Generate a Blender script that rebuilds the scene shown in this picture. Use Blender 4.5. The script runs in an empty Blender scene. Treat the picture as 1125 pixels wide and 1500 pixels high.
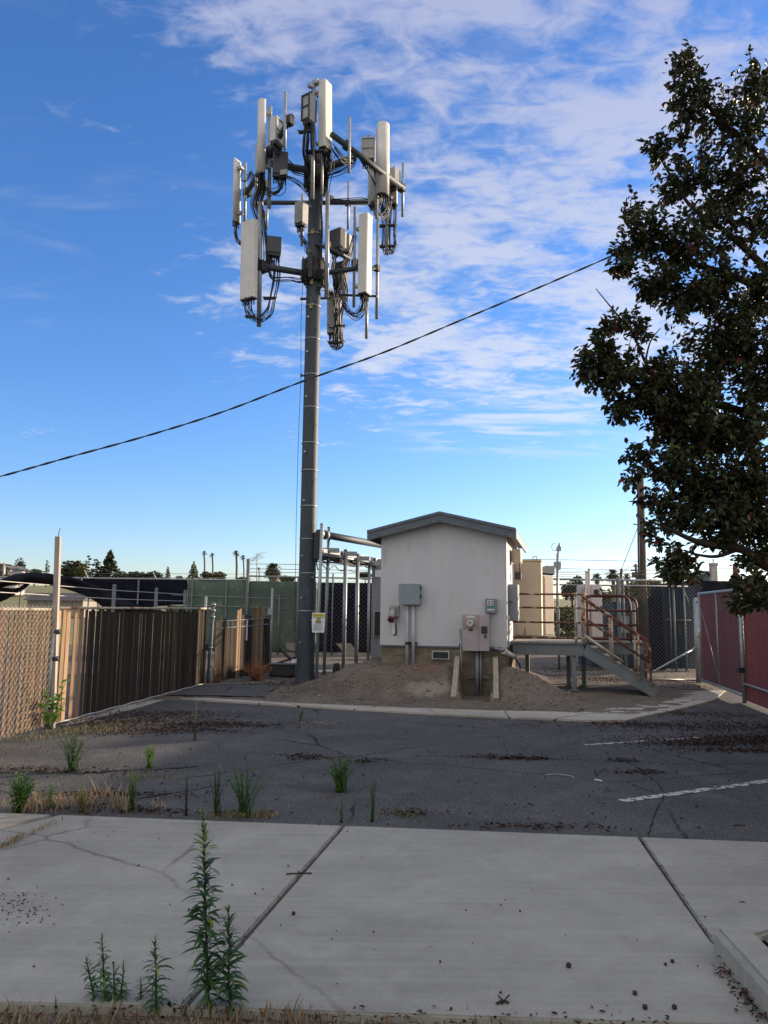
import bpy, bmesh, math, random
from mathutils import Vector, Matrix, noise
PI = math.pi
R_ = math.radians
rnd = random.Random(7)
sc = bpy.context.scene
COL = sc.collection

# ------------------------------------------------------------------ camera
FPX, CX, CY, H = 1127.0, 562.5, 750.0, 1.65
pit, rol = R_(7.4), R_(0.7)
Fv = Vector((0, math.cos(pit), math.sin(pit)))
R0 = Vector((1, 0, 0)); U0 = Vector((0, -math.sin(pit), math.cos(pit)))
Rv = math.cos(rol) * R0 + math.sin(rol) * U0
Uv = math.cos(rol) * U0 - math.sin(rol) * R0
EYE = Vector((0, 0, H))
def ray(x, y): return Fv + ((x - CX) / FPX) * Rv - ((y - CY) / FPX) * Uv
def P(x, y, Y):            # point of the place seen at a photo pixel, Y metres ahead
    d = ray(x, y); return EYE + d * (Y / d.y)
def G(x, y, z=0.0):        # point of a level surface seen at a photo pixel
    d = ray(x, y); return EYE + d * ((z - H) / d.z)
cam = bpy.data.cameras.new('camera'); camo = bpy.data.objects.new('camera', cam); COL.objects.link(camo)
M = Matrix((Rv, Uv, -Fv)).transposed().to_4x4(); M.translation = EYE
camo.matrix_world = M
cam.sensor_fit = 'VERTICAL'; cam.sensor_height = 24; cam.lens = 24 * FPX / 1500.0
cam.clip_start = 0.05; cam.clip_end = 3000
sc.camera = camo

# ------------------------------------------------------------------ materials
MATS = {}
def nodes(name):
    m = bpy.data.materials.new(name); m.use_nodes = True
    nt = m.node_tree; b = nt.nodes['Principled BSDF']
    return m, nt, b
def mat(name, c1, c2=None, rough=0.7, metal=0.0, scale=6.0, detail=5, bump=0.0, bscale=None, stretch=(1, 1, 1), tint=False, lo=0.35, hi=0.65, c3=None, s3=40, l3=.62, h3=.68, trans=0.0):
    if name in MATS: return MATS[name]
    m, nt, b = nodes(name); N, L = nt.nodes, nt.links
    tc = N.new('ShaderNodeTexCoord'); mp = N.new('ShaderNodeMapping'); mp.inputs['Scale'].default_value = stretch
    L.new(tc.outputs['Object'], mp.inputs['Vector'])
    c2 = c2 or tuple(x * .75 for x in c1)
    nz = N.new('ShaderNodeTexNoise'); nz.inputs['Scale'].default_value = scale; nz.inputs['Detail'].default_value = detail; nz.inputs['Roughness'].default_value = .62
    L.new(mp.outputs[0], nz.inputs['Vector'])
    cr = N.new('ShaderNodeValToRGB'); cr.color_ramp.elements[0].position = lo; cr.color_ramp.elements[1].position = hi
    cr.color_ramp.elements[0].color = (*c1, 1); cr.color_ramp.elements[1].color = (*c2, 1)
    L.new(nz.outputs['Fac'], cr.inputs['Fac']); out = cr.outputs['Color']
    if c3:
        n3 = N.new('ShaderNodeTexNoise'); n3.inputs['Scale'].default_value = s3; n3.inputs['Detail'].default_value = 4
        L.new(mp.outputs[0], n3.inputs['Vector'])
        mr = N.new('ShaderNodeMapRange'); mr.inputs[1].default_value = l3; mr.inputs[2].default_value = h3
        L.new(n3.outputs['Fac'], mr.inputs[0])
        mx = N.new('ShaderNodeMix'); mx.data_type = 'RGBA'; mx.inputs['B'].default_value = (*c3, 1)
        L.new(mr.outputs[0], mx.inputs['Factor']); L.new(out, mx.inputs['A']); out = mx.outputs['Result']
    if tint:
        at = N.new('ShaderNodeAttribute'); at.attribute_name = 'tint'
        mx = N.new('ShaderNodeMix'); mx.data_type = 'RGBA'; mx.blend_type = 'MULTIPLY'; mx.inputs['Factor'].default_value = 1
        L.new(out, mx.inputs['A']); L.new(at.outputs['Color'], mx.inputs['B']); out = mx.outputs['Result']
    L.new(out, b.inputs['Base Color'])
    b.inputs['Roughness'].default_value = rough; b.inputs['Specular IOR Level'].default_value = .08 if max(c1) < .06 and rough > .7 else .35; b.inputs['Metallic'].default_value = metal
    if trans:
        t = N.new('ShaderNodeBsdfTranslucent'); ms = N.new('ShaderNodeMixShader'); ms.inputs[0].default_value = trans
        L.new(out, t.inputs['Color']); L.new(b.outputs[0], ms.inputs[1]); L.new(t.outputs[0], ms.inputs[2])
        L.new(ms.outputs[0], N['Material Output'].inputs['Surface'])
    if bump:
        nb = N.new('ShaderNodeTexNoise'); nb.inputs['Scale'].default_value = bscale or scale * 4; nb.inputs['Detail'].default_value = 6
        L.new(mp.outputs[0], nb.inputs['Vector'])
        bp = N.new('ShaderNodeBump'); bp.inputs['Strength'].default_value = bump; bp.inputs['Distance'].default_value = 0.02
        L.new(nb.outputs['Fac'], bp.inputs['Height']); L.new(bp.outputs[0], b.inputs['Normal'])
    MATS[name] = m
    return m

def ground_mat(name, base, dark, pale, speck, clump=0.0, clay=None, crack=(0.012, 0.012, 0.013), crack_scale=.35, crack_w=.004, crack_amt=1.0, spscale=180, streak=False, bump=.35):
    m, nt, b = nodes(name); N, L = nt.nodes, nt.links
    tc = N.new('ShaderNodeTexCoord')
    def nz(s, d=6, r=.6, vec=None):
        n = N.new('ShaderNodeTexNoise'); n.inputs['Scale'].default_value = s; n.inputs['Detail'].default_value = d; n.inputs['Roughness'].default_value = r
        L.new(vec or tc.outputs['Object'], n.inputs['Vector']); return n
    def mr(o, a, c, x=0., y=1.):
        n = N.new('ShaderNodeMapRange'); n.inputs[1].default_value = a; n.inputs[2].default_value = c; n.inputs[3].default_value = x; n.inputs[4].default_value = y
        L.new(o, n.inputs[0]); return n.outputs[0]
    def mix(f, a, c, bt='MIX'):
        n = N.new('ShaderNodeMix'); n.data_type = 'RGBA'; n.blend_type = bt
        if isinstance(f, float): n.inputs['Factor'].default_value = f
        else: L.new(f, n.inputs['Factor'])
        for k, v in (('A', a), ('B', c)):
            if isinstance(v, tuple): n.inputs[k].default_value = (*v, 1)
            else: L.new(v, n.inputs[k])
        return n.outputs['Result']
    def mul(a, c):
        n = N.new('ShaderNodeMath'); n.operation = 'MULTIPLY'
        L.new(a, n.inputs[0])
        if isinstance(c, float): n.inputs[1].default_value = c
        else: L.new(c, n.inputs[1])
        return n.outputs[0]
    c = mix(mr(nz(.45, 8, .68).outputs[0], .40, .66), base, dark)
    c = mix(mul(mr(nz(1.7, 8, .7).outputs[0], .50, .70), .65), c, pale)
    c = mix(mul(mr(nz(4.5, 8, .75).outputs[0], .52, .74), .6), c, dark)
    c = mix(mul(mr(nz(13, 6, .7).outputs[0], .56, .72), .35), c, pale)
    if clump:
        c = mix(mul(mr(nz(11, 5, .65).outputs[0], .50, .66), clump), c, pale)
        c = mix(mul(mr(nz(8, 6, .7).outputs[0], .54, .70), clump), c, dark)
    if clay:
        for (cx_, cy_, rx_, ry_, col_) in clay:
            mp = N.new('ShaderNodeMapping'); mp.inputs['Location'].default_value = (-cx_ / rx_, -cy_ / ry_, 0); mp.inputs['Scale'].default_value = (1 / rx_, 1 / ry_, 0)
            L.new(tc.outputs['Object'], mp.inputs[0]); ln = N.new('ShaderNodeVectorMath'); ln.operation = 'LENGTH'; L.new(mp.outputs[0], ln.inputs[0])
            ad_ = N.new('ShaderNodeMath'); ad_.operation = 'MULTIPLY_ADD'; L.new(nz(3.5, 6, .7).outputs[0], ad_.inputs[0]); ad_.inputs[1].default_value = 1.8; L.new(ln.outputs['Value'], ad_.inputs[2])
            c = mix(mul(mr(ad_.outputs[0], 1.75, 1.25), .75), c, col_)
    if streak:
        mp = N.new('ShaderNodeMapping'); mp.inputs['Scale'].default_value = (.35, 14, 1); mp.inputs['Rotation'].default_value = (0, 0, R_(-6))
        L.new(tc.outputs['Object'], mp.inputs[0])
        c = mix(mul(mr(nz(1.6, 5, .6, mp.outputs[0]).outputs[0], .42, .7), .35), c, pale)
    sp = nz(spscale, 2, .5)
    c = mix(mul(mr(sp.outputs[0], .58, .7), .8), c, speck)
    c = mix(mul(mr(sp.outputs[0], .42, .3), .7), c, dark)
    # cracks
    ns = nz(1.1, 6, .7); ad = N.new('ShaderNodeMix'); ad.data_type = 'VECTOR'; ad.inputs['Factor'].default_value = .22
    L.new(tc.outputs['Object'], ad.inputs['A']); L.new(ns.outputs['Color'], ad.inputs['B'])
    vo = N.new('ShaderNodeTexVoronoi'); vo.feature = 'DISTANCE_TO_EDGE'; vo.inputs['Scale'].default_value = crack_scale
    L.new(ad.outputs['Result'], vo.inputs['Vector'])
    ck = mul(mul(mr(vo.outputs['Distance'], crack_w, crack_w * .3), mr(nz(.7, 3).outputs[0], .42, .55)), crack_amt)
    c = mix(ck, c, crack)
    L.new(c, b.inputs['Base Color']); b.inputs['Roughness'].default_value = .9
    b.inputs['Specular IOR Level'].default_value = .25
    bp = N.new('ShaderNodeBump'); bp.inputs['Strength'].default_value = bump; bp.inputs['Distance'].default_value = .012
    L.new(sp.outputs[0], bp.inputs['Height']); L.new(bp.outputs[0], b.inputs['Normal'])
    MATS[name] = m
    return m

M_asph = ground_mat('asphalt', (.074, .073, .072), (.046, .0455, .046), (.125, .121, .116), (.23, .226, .218), crack_scale=.42, crack_w=.006, spscale=48, bump=1.2)
M_conc = ground_mat('concrete', (.305, .297, .258), (.195, .19, .166), (.38, .37, .325), (.42, .41, .375), crack=(.11, .10, .095), crack_scale=.33, crack_w=.0045, crack_amt=.75, spscale=230, streak=True)
M_strip = ground_mat('curb concrete', (.40, .37, .32), (.26, .24, .21), (.48, .45, .39), (.5, .47, .42), crack_scale=.9, crack_w=.01, spscale=160)
M_dirt = ground_mat('dirt', (.135, .112, .090), (.075, .062, .050), (.205, .175, .142), (.25, .215, .18), crack=(.05, .04, .035), crack_scale=2.0, crack_w=.01, crack_amt=.3, spscale=45, bump=1.6, clump=.55, clay=[(3.2, 15.1, .62, .6, (.30, .135, .06)), (.85, 15.4, .7, .45, (.16, .085, .065)), (2.75, 15.6, .22, .5, (.24, .185, .11)), (.9, 14.6, .9, .35, (.26, .235, .20))])
M_hill = mat('dry grass hill', (.22, .20, .07), (.13, .13, .05), rough=.95, scale=.25, detail=8, c3=(.25, .21, .12), s3=1.2, l3=.55, h3=.7)
M_galv = mat('galvanised steel', (.34, .36, .37), (.25, .265, .275), rough=.5, metal=.6, scale=14, c3=(.16, .13, .1), s3=25, l3=.66, h3=.76)
M_wire = mat('galvanised wire', (.20, .20, .20), (.13, .13, .13), rough=.5, metal=.3, scale=9)
M_wirew = mat('weathered fence wire', (.5, .47, .43), (.35, .32, .29), rough=.55, metal=.2, scale=9)
M_pole = mat('weathered tower steel', (.054, .068, .079), (.040, .051, .061), rough=.62, metal=.25, scale=5, stretch=(3, 3, .5), c3=(.10, .098, .088), s3=9, l3=.60, h3=.75)
M_white = mat('off white radome', (.58, .565, .53), (.5, .485, .455), rough=.45, scale=2.5, c3=(.42, .40, .36), s3=5, l3=.62, h3=.85)
M_greyp = mat('grey radome', (.36, .37, .36), (.31, .32, .315), rough=.5, scale=3)
M_radio = mat('grey radio housing', (.33, .335, .33), (.25, .255, .25), rough=.55, scale=8)
M_dradio = mat('charcoal radio housing', (.075, .08, .088), (.055, .06, .066), rough=.6, scale=8)
M_black = mat('black cable rubber', (.014, .014, .016), (.022, .022, .024), rough=.5, scale=20)
M_dark = mat('dark hardware', (.05, .052, .055), (.03, .031, .034), rough=.55, metal=.4, scale=20)
M_yellow = mat('yellow tag', (.36, .31, .07), (.26, .22, .05), rough=.6, scale=30)
M_stucco = mat('stucco', (.53, .53, .545), (.465, .467, .485), rough=.9, scale=1.1, detail=9, bump=.5, bscale=90, c3=(.36, .355, .345), s3=2.6, l3=.59, h3=.85, stretch=(1.6, 1.6, .5))
M_found = mat('stained foundation', (.20, .17, .125), (.125, .105, .078), rough=.95, scale=2.5, stretch=(1, 1, 3.5), bump=.5, bscale=40, c3=(.27, .24, .17), s3=4, l3=.55, h3=.72)
M_fascia = mat('blue grey fascia paint', (.115, .14, .165), (.085, .105, .125), rough=.6, scale=4, stretch=(1, 1, 5))
M_roofing = mat('roof shingles', (.11, .11, .115), (.07, .07, .075), rough=.9, scale=14, bump=.5)
M_soffit = mat('soffit boards', (.42, .39, .33), (.32, .3, .26), rough=.8, scale=6)
M_ebox = mat('blue grey enamel', (.20, .25, .275), (.175, .22, .245), rough=.42, scale=5)
M_gbox = mat('grey enamel', (.21, .225, .25), (.17, .185, .21), rough=.5, scale=4, c3=(.13, .125, .125), s3=12, l3=.65, h3=.8)
M_meter = mat('faded mauve enamel', (.36, .315, .315), (.30, .262, .268), rough=.55, scale=3.5, c3=(.38, .3, .26), s3=3, l3=.55, h3=.75)
M_meterp = mat('sun faded brown enamel', (.36, .275, .24), (.29, .225, .2), rough=.6, scale=5)
M_pvc = mat('painted conduit', (.40, .43, .44), (.34, .36, .37), rough=.5, scale=5)
M_pvcw = mat('white plastic', (.62, .62, .6), (.5, .5, .48), rough=.45, scale=6)
M_blk = mat('black plastic', (.018, .018, .02), (.03, .03, .032), rough=.45, scale=10)
M_red = mat('red plastic', (.11, .022, .03), (.07, .02, .025), rough=.5, scale=10)
M_glass = mat('meter glass', (.55, .56, .52), (.45, .46, .43), rough=.15, scale=8)
M_teal = mat('teal label', (.07, .22, .20), (.05, .18, .17), rough=.5, scale=8)
M_rust = mat('rusted rail paint', (.155, .060, .036), (.080, .033, .024), rough=.85, scale=9, c3=(.42, .35, .26), s3=7, l3=.56, h3=.66)
M_rustp = mat('peeling rail paint', (.42, .385, .31), (.32, .28, .22), rough=.8, scale=6, c3=(.25, .085, .03), s3=8, l3=.54, h3=.62)
M_maroon = mat('maroon rail paint', (.085, .022, .02), (.05, .015, .014), rough=.6, scale=8)
M_deck = mat('grey steel paint', (.17, .19, .20), (.13, .145, .155), rough=.6, scale=4, c3=(.17, .11, .07), s3=8, l3=.66, h3=.74)
M_decke = mat('worn deck edge', (.36, .34, .30), (.25, .23, .2), rough=.8, scale=8)
M_tan = mat('tan cabinet paint', (.50, .42, .31), (.43, .36, .265), rough=.6, scale=2, c3=(.36, .29, .2), s3=6, l3=.62, h3=.8)
M_tan2 = mat('darker tan paint', (.46, .37, .30), (.40, .325, .265), rough=.6, scale=3)
M_cab = mat('off white cabinet', (.54, .50, .48), (.46, .43, .42), rough=.55, scale=3)
M_plank = mat('weathered plank', (.34, .30, .245), (.22, .19, .15), rough=.9, scale=3, stretch=(8, .7, 8))
M_slat = mat('redwood slats', (.34, .225, .13), (.22, .145, .085), rough=.9, scale=2.2, stretch=(14, 14, .7), tint=True, c3=(.10, .075, .06), s3=6, l3=.55, h3=.75)
M_post = mat('grey weathered post', (.37, .335, .295), (.25, .225, .195), rough=.9, scale=4, stretch=(6, 6, .5))
M_upole = mat('utility pole wood', (.10, .074, .056), (.06, .046, .037), rough=.95, scale=3, stretch=(6, 6, .3))
M_redsl = mat('red privacy slats', (.215, .019, .025), (.16, .016, .022), rough=.7, scale=5, tint=True, stretch=(4, 4, .6))
M_redfd = mat('sun faded red slats', (.155, .026, .036), (.115, .020, .030), rough=.75, scale=4, tint=True, stretch=(4, 4, .6))
M_dpost = mat('dull grey post', (.15, .16, .165), (.10, .108, .112), rough=.65, metal=.2, scale=10)
M_screen = mat('navy privacy screen', (.006, .007, .014), (.009, .010, .019), rough=.8, scale=1.2)
M_green = mat('green privacy screen', (.085, .118, .092), (.062, .092, .072), rough=.85, scale=1.5, c3=(.15, .2, .15), s3=3, l3=.55, h3=.75)
M_tarp = mat('black shade cloth', (.007, .0073, .010), (.012, .0125, .017), rough=.75, scale=1.5)
M_bluep = mat('blue painted panel', (.014, .036, .060), (.010, .027, .046), rough=.6, scale=2, stretch=(6, 1, .4))
M_blackp = mat('black painted panel', (.012, .012, .02), (.018, .018, .026), rough=.8, scale=2)
M_concw = mat('block wall', (.29, .26, .22), (.22, .2, .17), rough=.95, scale=3)
M_line = mat('worn white paint', (.52, .52, .5), (.36, .36, .35), rough=.85, scale=10, c3=(.06, .062, .067), s3=16, l3=.47, h3=.56)
M_leaf = mat('tree leaf', (.042, .056, .022), (.028, .040, .016), rough=.5, scale=3, tint=True, trans=.18)
M_far = mat('distant foliage', (.058, .066, .030), (.036, .044, .022), rough=.9, scale=.6, tint=True)
M_bark = mat('bark', (.05, .038, .03), (.03, .024, .02), rough=.95, scale=12, stretch=(3, 3, .6), bump=.6)
M_palm = mat('palm trunk', (.16, .13, .1), (.1, .08, .065), rough=.95, scale=2)
M_weed = mat('weed leaf', (.050, .115, .028), (.036, .085, .022), rough=.55, scale=12, tint=True, trans=.2)
M_dry = mat('dry grass', (.34, .285, .185), (.23, .185, .12), rough=.9, scale=12, tint=True, trans=.2)
M_litter = mat('fallen leaves', (.046, .031, .027), (.028, .020, .018), rough=.9, scale=8, tint=True)
M_fruit = mat('fallen fruit', (.018, .013, .014), (.03, .02, .018), rough=.7, scale=10)
M_house = mat('pale house wall', (.45, .43, .39), (.38, .36, .33), rough=.8, scale=2)
M_hroof = mat('house roof', (.1, .095, .095), (.07, .066, .066), rough=.9, scale=4)
M_signw = mat('sign white', (.72, .73, .76), (.62, .63, .66), rough=.5, scale=9)
M_signk = mat('sign black', (.03, .03, .03), (.04, .04, .04), rough=.5, scale=9)
M_signt = mat('sign grey print', (.42, .44, .47), (.36, .38, .41), rough=.5, scale=9)
M_signy = mat('sign yellow', (.62, .52, .05), (.52, .43, .05), rough=.5, scale=9)
M_bin = mat('dark tub plastic', (.02, .022, .026), (.03, .032, .036), rough=.5, scale=4)

# ------------------------------------------------------------------ mesh builder
def tag(o, label=None, cat=None, group=None, kind=None):
    if label: o['label'] = label
    if cat: o['category'] = cat
    if group: o['group'] = group
    if kind: o['kind'] = kind
    return o
def thing(name, label, cat, loc, group=None):
    o = bpy.data.objects.new(name, None); COL.objects.link(o); o.location = loc
    o.empty_display_size = .1
    return tag(o, label, cat, group)
def topof(o):
    while o.parent: o = o.parent
    return o
def perp(d):
    a = Vector((0, 0, 1)) if abs(d.z) < .9 else Vector((1, 0, 0))
    u = d.cross(a).normalized(); return u, d.cross(u).normalized()
class MB:
    def __init__(s):
        s.bm = bmesh.new(); s.lay = None; s.t = (1, 1, 1, 1); s.smooth = []
    def f(s, pts, mi=0):
        vs = [s.bm.verts.new(p) for p in pts]
        fa = s.bm.faces.new(vs); fa.material_index = mi; s._t(fa); return fa
    def _t(s, fa):
        if s.lay is None: s.lay = s.bm.loops.layers.float_color.new('tint')
        for l in fa.loops: l[s.lay] = s.t
    def fv(s, vs, mi=0, sm=False):
        fa = s.bm.faces.new(vs); fa.material_index = mi; fa.smooth = sm; s._t(fa); return fa
    def box(s, c, sx, sy, sz, X=Vector((1, 0, 0)), Y=None, Z=Vector((0, 0, 1)), mi=0, bev=0.0):
        c = Vector(c); X = Vector(X).normalized(); Z = Vector(Z).normalized(); Y = Z.cross(X).normalized() if Y is None else Vector(Y).normalized()
        X, Y, Z = X * sx / 2, Y * sy / 2, Z * sz / 2
        v = [s.bm.verts.new(c + a * X + b * Y + d * Z) for d in (-1, 1) for b in (-1, 1) for a in (-1, 1)]
        fs = [s.fv([v[i] for i in q], mi) for q in ((0, 2, 3, 1), (4, 5, 7, 6), (0, 1, 5, 4), (2, 6, 7, 3), (0, 4, 6, 2), (1, 3, 7, 5))]
        if bev:
            es = list({e for q in fs for e in q.edges})
            r = bmesh.ops.bevel(s.bm, geom=es, offset=bev, segments=2, affect='EDGES', profile=.5)
            for q in r['faces']: q.material_index = mi; s._t(q)
        return s
    def bar(s, a, b, r, n=8, r2=None, mi=0, cap=True, sm=True):
        a, b = Vector(a), Vector(b); d = (b - a)
        if d.length < 1e-6: return s
        d.normalize(); u, w = perp(d); r2 = r if r2 is None else r2
        A = [s.bm.verts.new(a + r * (math.cos(t) * u + math.sin(t) * w)) for t in [2 * PI * k / n for k in range(n)]]
        B = [s.bm.verts.new(b + r2 * (math.cos(t) * u + math.sin(t) * w)) for t in [2 * PI * k / n for k in range(n)]]
        for k in range(n): s.fv([A[k], A[(k + 1) % n], B[(k + 1) % n], B[k]], mi, sm and n > 4)
        if cap: s.fv(A[::-1], mi); s.fv(B, mi)
        return s
    def tube(s, pts, r, n=6, mi=0, cap=True, rad=None):
        pts = [Vector(p) for p in pts]; prev = None; u = None
        m = len(pts)
        for i, p in enumerate(pts):
            d = (pts[min(i + 1, m - 1)] - pts[max(i - 1, 0)])
            if d.length < 1e-9: d = Vector((0, 0, 1))
            d.normalize()
            if u is None: u, w = perp(d)
            else:
                u = (u - d * u.dot(d))
                u = u.normalized() if u.length > 1e-6 else perp(d)[0]
                w = d.cross(u)
            rr = rad[i] if rad else r
            ring = [s.bm.verts.new(p + rr * (math.cos(2 * PI * k / n) * u + math.sin(2 * PI * k / n) * w)) for k in range(n)]
            if prev:
                for k in range(n): s.fv([prev[k], prev[(k + 1) % n], ring[(k + 1) % n], ring[k]], mi, True)
            elif cap: s.fv(ring[::-1], mi)
            prev = ring
        if cap: s.fv(prev, mi)
        return s
    def prism(s, poly, vec, mi=0, sm=False):   # polygon of 3D points swept along vec
        vec = Vector(vec); A = [s.bm.verts.new(Vector(p)) for p in poly]; B = [s.bm.verts.new(Vector(p) + vec) for p in poly]
        n = len(A)
        s.fv(A[::-1], mi); s.fv(B, mi)
        for k in range(n): s.fv([A[k], A[(k + 1) % n], B[(k + 1) % n], B[k]], mi, sm)
        return s
    def ball(s, c, r, mi=0, sub=1, sq=(1, 1, 1)):
        res = bmesh.ops.create_icosphere(s.bm, subdivisions=sub, radius=r)
        for v in res['verts']: v.co = Vector((v.co.x * sq[0], v.co.y * sq[1], v.co.z * sq[2])) + Vector(c)
        for fa in {f for v in res['verts'] for f in v.link_faces}: fa.material_index = mi; fa.smooth = True; s._t(fa)
        return s
    def build(s, name, mats, parent=None, fix=True):
        off = topof(parent).location if parent else Vector((0, 0, 0))
        if off.length: bmesh.ops.translate(s.bm, verts=s.bm.verts, vec=-off)
        if fix and len(s.bm.faces) < 40000: bmesh.ops.recalc_face_normals(s.bm, faces=s.bm.faces)
        me = bpy.data.meshes.new(name); s.bm.to_mesh(me); s.bm.free()
        for m in (mats if isinstance(mats, (list, tuple)) else [mats]): me.materials.append(m)
        o = bpy.data.objects.new(name, me); COL.objects.link(o)
        if parent: o.parent = parent
        return o
def curve(pts, n=8):                 # Catmull-Rom through the points
    pts = [Vector(p) for p in pts]; out = []
    q = [2 * pts[0] - pts[1]] + pts + [2 * pts[-1] - pts[-2]]
    for i in range(1, len(q) - 2):
        a, b, c, d = q[i - 1:i + 3]
        for k in range(n):
            t = k / n
            out.append(.5 * ((2 * b) + (c - a) * t + (2 * a - 5 * b + 4 * c - d) * t * t + (3 * b - a - 3 * c + d) * t ** 3))
    out.append(pts[-1]); return out
def interp(x, tab):
    if x <= tab[0][0]: return tab[0][1]
    for (a, b), (c, d) in zip(tab, tab[1:]):
        if x <= c: return b + (d - b) * (x - a) / (c - a)
    return tab[-1][1]
def sstep(a, b, x):
    t = max(0., min(1., (x - a) / (b - a))); return t * t * (3 - 2 * t)
def chain(mb, a, b, z0, z1, sp=.06, r=.0025, mi=0):    # woven wire between two plan points
    a, b = Vector((a[0], a[1], 0)), Vector((b[0], b[1], 0)); Lx = (b - a).length; d = (b - a) / Lx; Hh = z1 - z0
    nrm = Vector((-d.y, d.x, 0)) * r * .8
    for sg in (1, -1):
        k = -Hh
        while k < Lx:
            s0, s1 = max(k, 0), min(k + Hh, Lx)
            if s1 - s0 > .01:
                if sg > 0: p, q = (s0, s0 - k), (s1, s1 - k)
                else: p, q = (s0, Hh - (s0 - k)), (s1, Hh - (s1 - k))
                A = a + d * p[0] + nrm * sg; B = a + d * q[0] + nrm * sg
                mb.bar((A.x, A.y, z0 + p[1]), (B.x, B.y, z0 + q[1]), r, 3, mi=mi, cap=False)
            k += sp * 1.414
    return mb

# ------------------------------------------------------------------ light, sky
SUN_AZ, SUN_EL = 29.0, 10.5          # degrees from +X towards +Y; elevation
sd = Vector((math.cos(R_(SUN_AZ)) * math.cos(R_(SUN_EL)), math.sin(R_(SUN_AZ)) * math.cos(R_(SUN_EL)), math.sin(R_(SUN_EL))))
sun = bpy.data.lights.new('sun', 'SUN'); sun.energy = 5.0; sun.angle = R_(.6); sun.color = (1, .81, .60)
so = bpy.data.objects.new('sun', sun); COL.objects.link(so); so.rotation_euler = sd.to_track_quat('Z', 'Y').to_euler(); so.location = (20, 5, 20)
w = bpy.data.worlds.new('World'); sc.world = w; w.use_nodes = True
def make_world():
    nt = w.node_tree; N, L = nt.nodes, nt.links
    bg = N['Background']; bg.inputs['Strength'].default_value = .13
    sky = N.new('ShaderNodeTexSky'); sky.sky_type = 'NISHITA'; sky.sun_disc = False
    sky.sun_elevation = R_(SUN_EL); sky.sun_rotation = R_(90 - SUN_AZ); sky.altitude = 0; sky.air_density = 1.0; sky.dust_density = .4; sky.ozone_density = 3.2
    hs = N.new('ShaderNodeHueSaturation'); hs.inputs['Saturation'].default_value = 1.12; hs.inputs['Value'].default_value = 1.0
    tn = N.new('ShaderNodeMix'); tn.data_type = 'RGBA'; tn.blend_type = 'MULTIPLY'; tn.inputs['Factor'].default_value = 1; tn.inputs['B'].default_value = (1.0, .96, 1.15, 1)
    L.new(sky.outputs[0], tn.inputs['A']); L.new(tn.outputs['Result'], hs.inputs['Color'])
    tc = N.new('ShaderNodeTexCoord'); sx = N.new('ShaderNodeSeparateXYZ'); L.new(tc.outputs['Generated'], sx.inputs[0])
    def mth(op, a, b=None, c=None):
        n = N.new('ShaderNodeMath'); n.operation = op
        for i, v in enumerate((a, b, c)):
            if v is None: continue
            if isinstance(v, (int, float)): n.inputs[i].default_value = v
            else: L.new(v, n.inputs[i])
        return n.outputs[0]
    def mr(o, a, b, x=0., y=1., sm=True):
        n = N.new('ShaderNodeMapRange'); n.inputs[1].default_value = a; n.inputs[2].default_value = b; n.inputs[3].default_value = x; n.inputs[4].default_value = y
        if sm: n.interpolation_type = 'SMOOTHSTEP'
        L.new(o, n.inputs[0]); return n.outputs[0]
    X, Y, Z = sx.outputs
    zz = mth('ADD', mth('MAXIMUM', Z, 0.0), .10)
    u, v = mth('DIVIDE', X, zz), mth('DIVIDE', Y, zz)
    cb = N.new('ShaderNodeCombineXYZ'); L.new(u, cb.inputs[0]); L.new(v, cb.inputs[1])
    def nz(scale, st, rot, det=9, rough=.58, dist=.3, off=0):
        mp = N.new('ShaderNodeMapping'); mp.inputs['Scale'].default_value = st; mp.inputs['Rotation'].default_value = (0, 0, R_(rot)); mp.inputs['Location'].default_value = (off, off * .7, 0)
        L.new(cb.outputs[0], mp.inputs[0])
        n = N.new('ShaderNodeTexNoise'); n.inputs['Scale'].default_value = scale; n.inputs['Detail'].default_value = det; n.inputs['Roughness'].default_value = rough; n.inputs['Distortion'].default_value = dist
        L.new(mp.outputs[0], n.inputs['Vector']); return n.outputs['Fac']
    big = nz(1.35, (1, 1.5, 1), 20, off=3.1)
    mid = nz(3.9, (1, 1.55, 1), 24, dist=.35, off=1.3, rough=.55)
    fil = nz(13, (1, 1.6, 1), 35, dist=.6, off=5.3, rough=.6)
    # altocumulus field: grows towards the right, unseen cover added behind and above as fill
    az = mth('DIVIDE', X, mth('MAXIMUM', Y, .05))
    front = mth('MULTIPLY', mr(mth('ADD', az, mth('MULTIPLY', Z, .30)), -.40, .20), mr(Z, .15, .34))
    back = mth('MULTIPLY', mr(Y, .50, .15), mr(Z, .02, .2))
    field = mth('MAXIMUM', front, back)
    d = mth('ADD', mth('ADD', mth('MULTIPLY', big, .34), mth('MULTIPLY', mid, .44)), mth('MULTIPLY', fil, .30))
    th = mth('ADD', .495, mth('MULTIPLY', mth('SUBTRACT', 1.0, field), .19))
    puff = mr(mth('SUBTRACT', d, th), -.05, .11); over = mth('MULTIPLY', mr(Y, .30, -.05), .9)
    # long wisps low over the roofs, to the right
    wis = nz(2.1, (1, 3.4, 1), -7, dist=.35, off=7.7)
    wm = mth('MULTIPLY', mth('MULTIPLY', mr(Z, .185, .225), mr(Z, .30, .25)), mr(az, -.03, .12))
    wisp = mth('MULTIPLY', mr(wis, .47, .66), wm)
    cir = mth('MULTIPLY', mth('MULTIPLY', mr(nz(1.5, (1, 2.6, 1), 40, dist=.5, off=2.2), .53, .80), mr(Z, .22, .45)), .30)
    cl = mth('MINIMUM', mth('MAXIMUM', mth('MAXIMUM', mth('MULTIPLY', puff, .74), mth('MULTIPLY', wisp, .62)), cir), .92)
    cc = N.new('ShaderNodeMix'); cc.data_type = 'RGBA'
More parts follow.
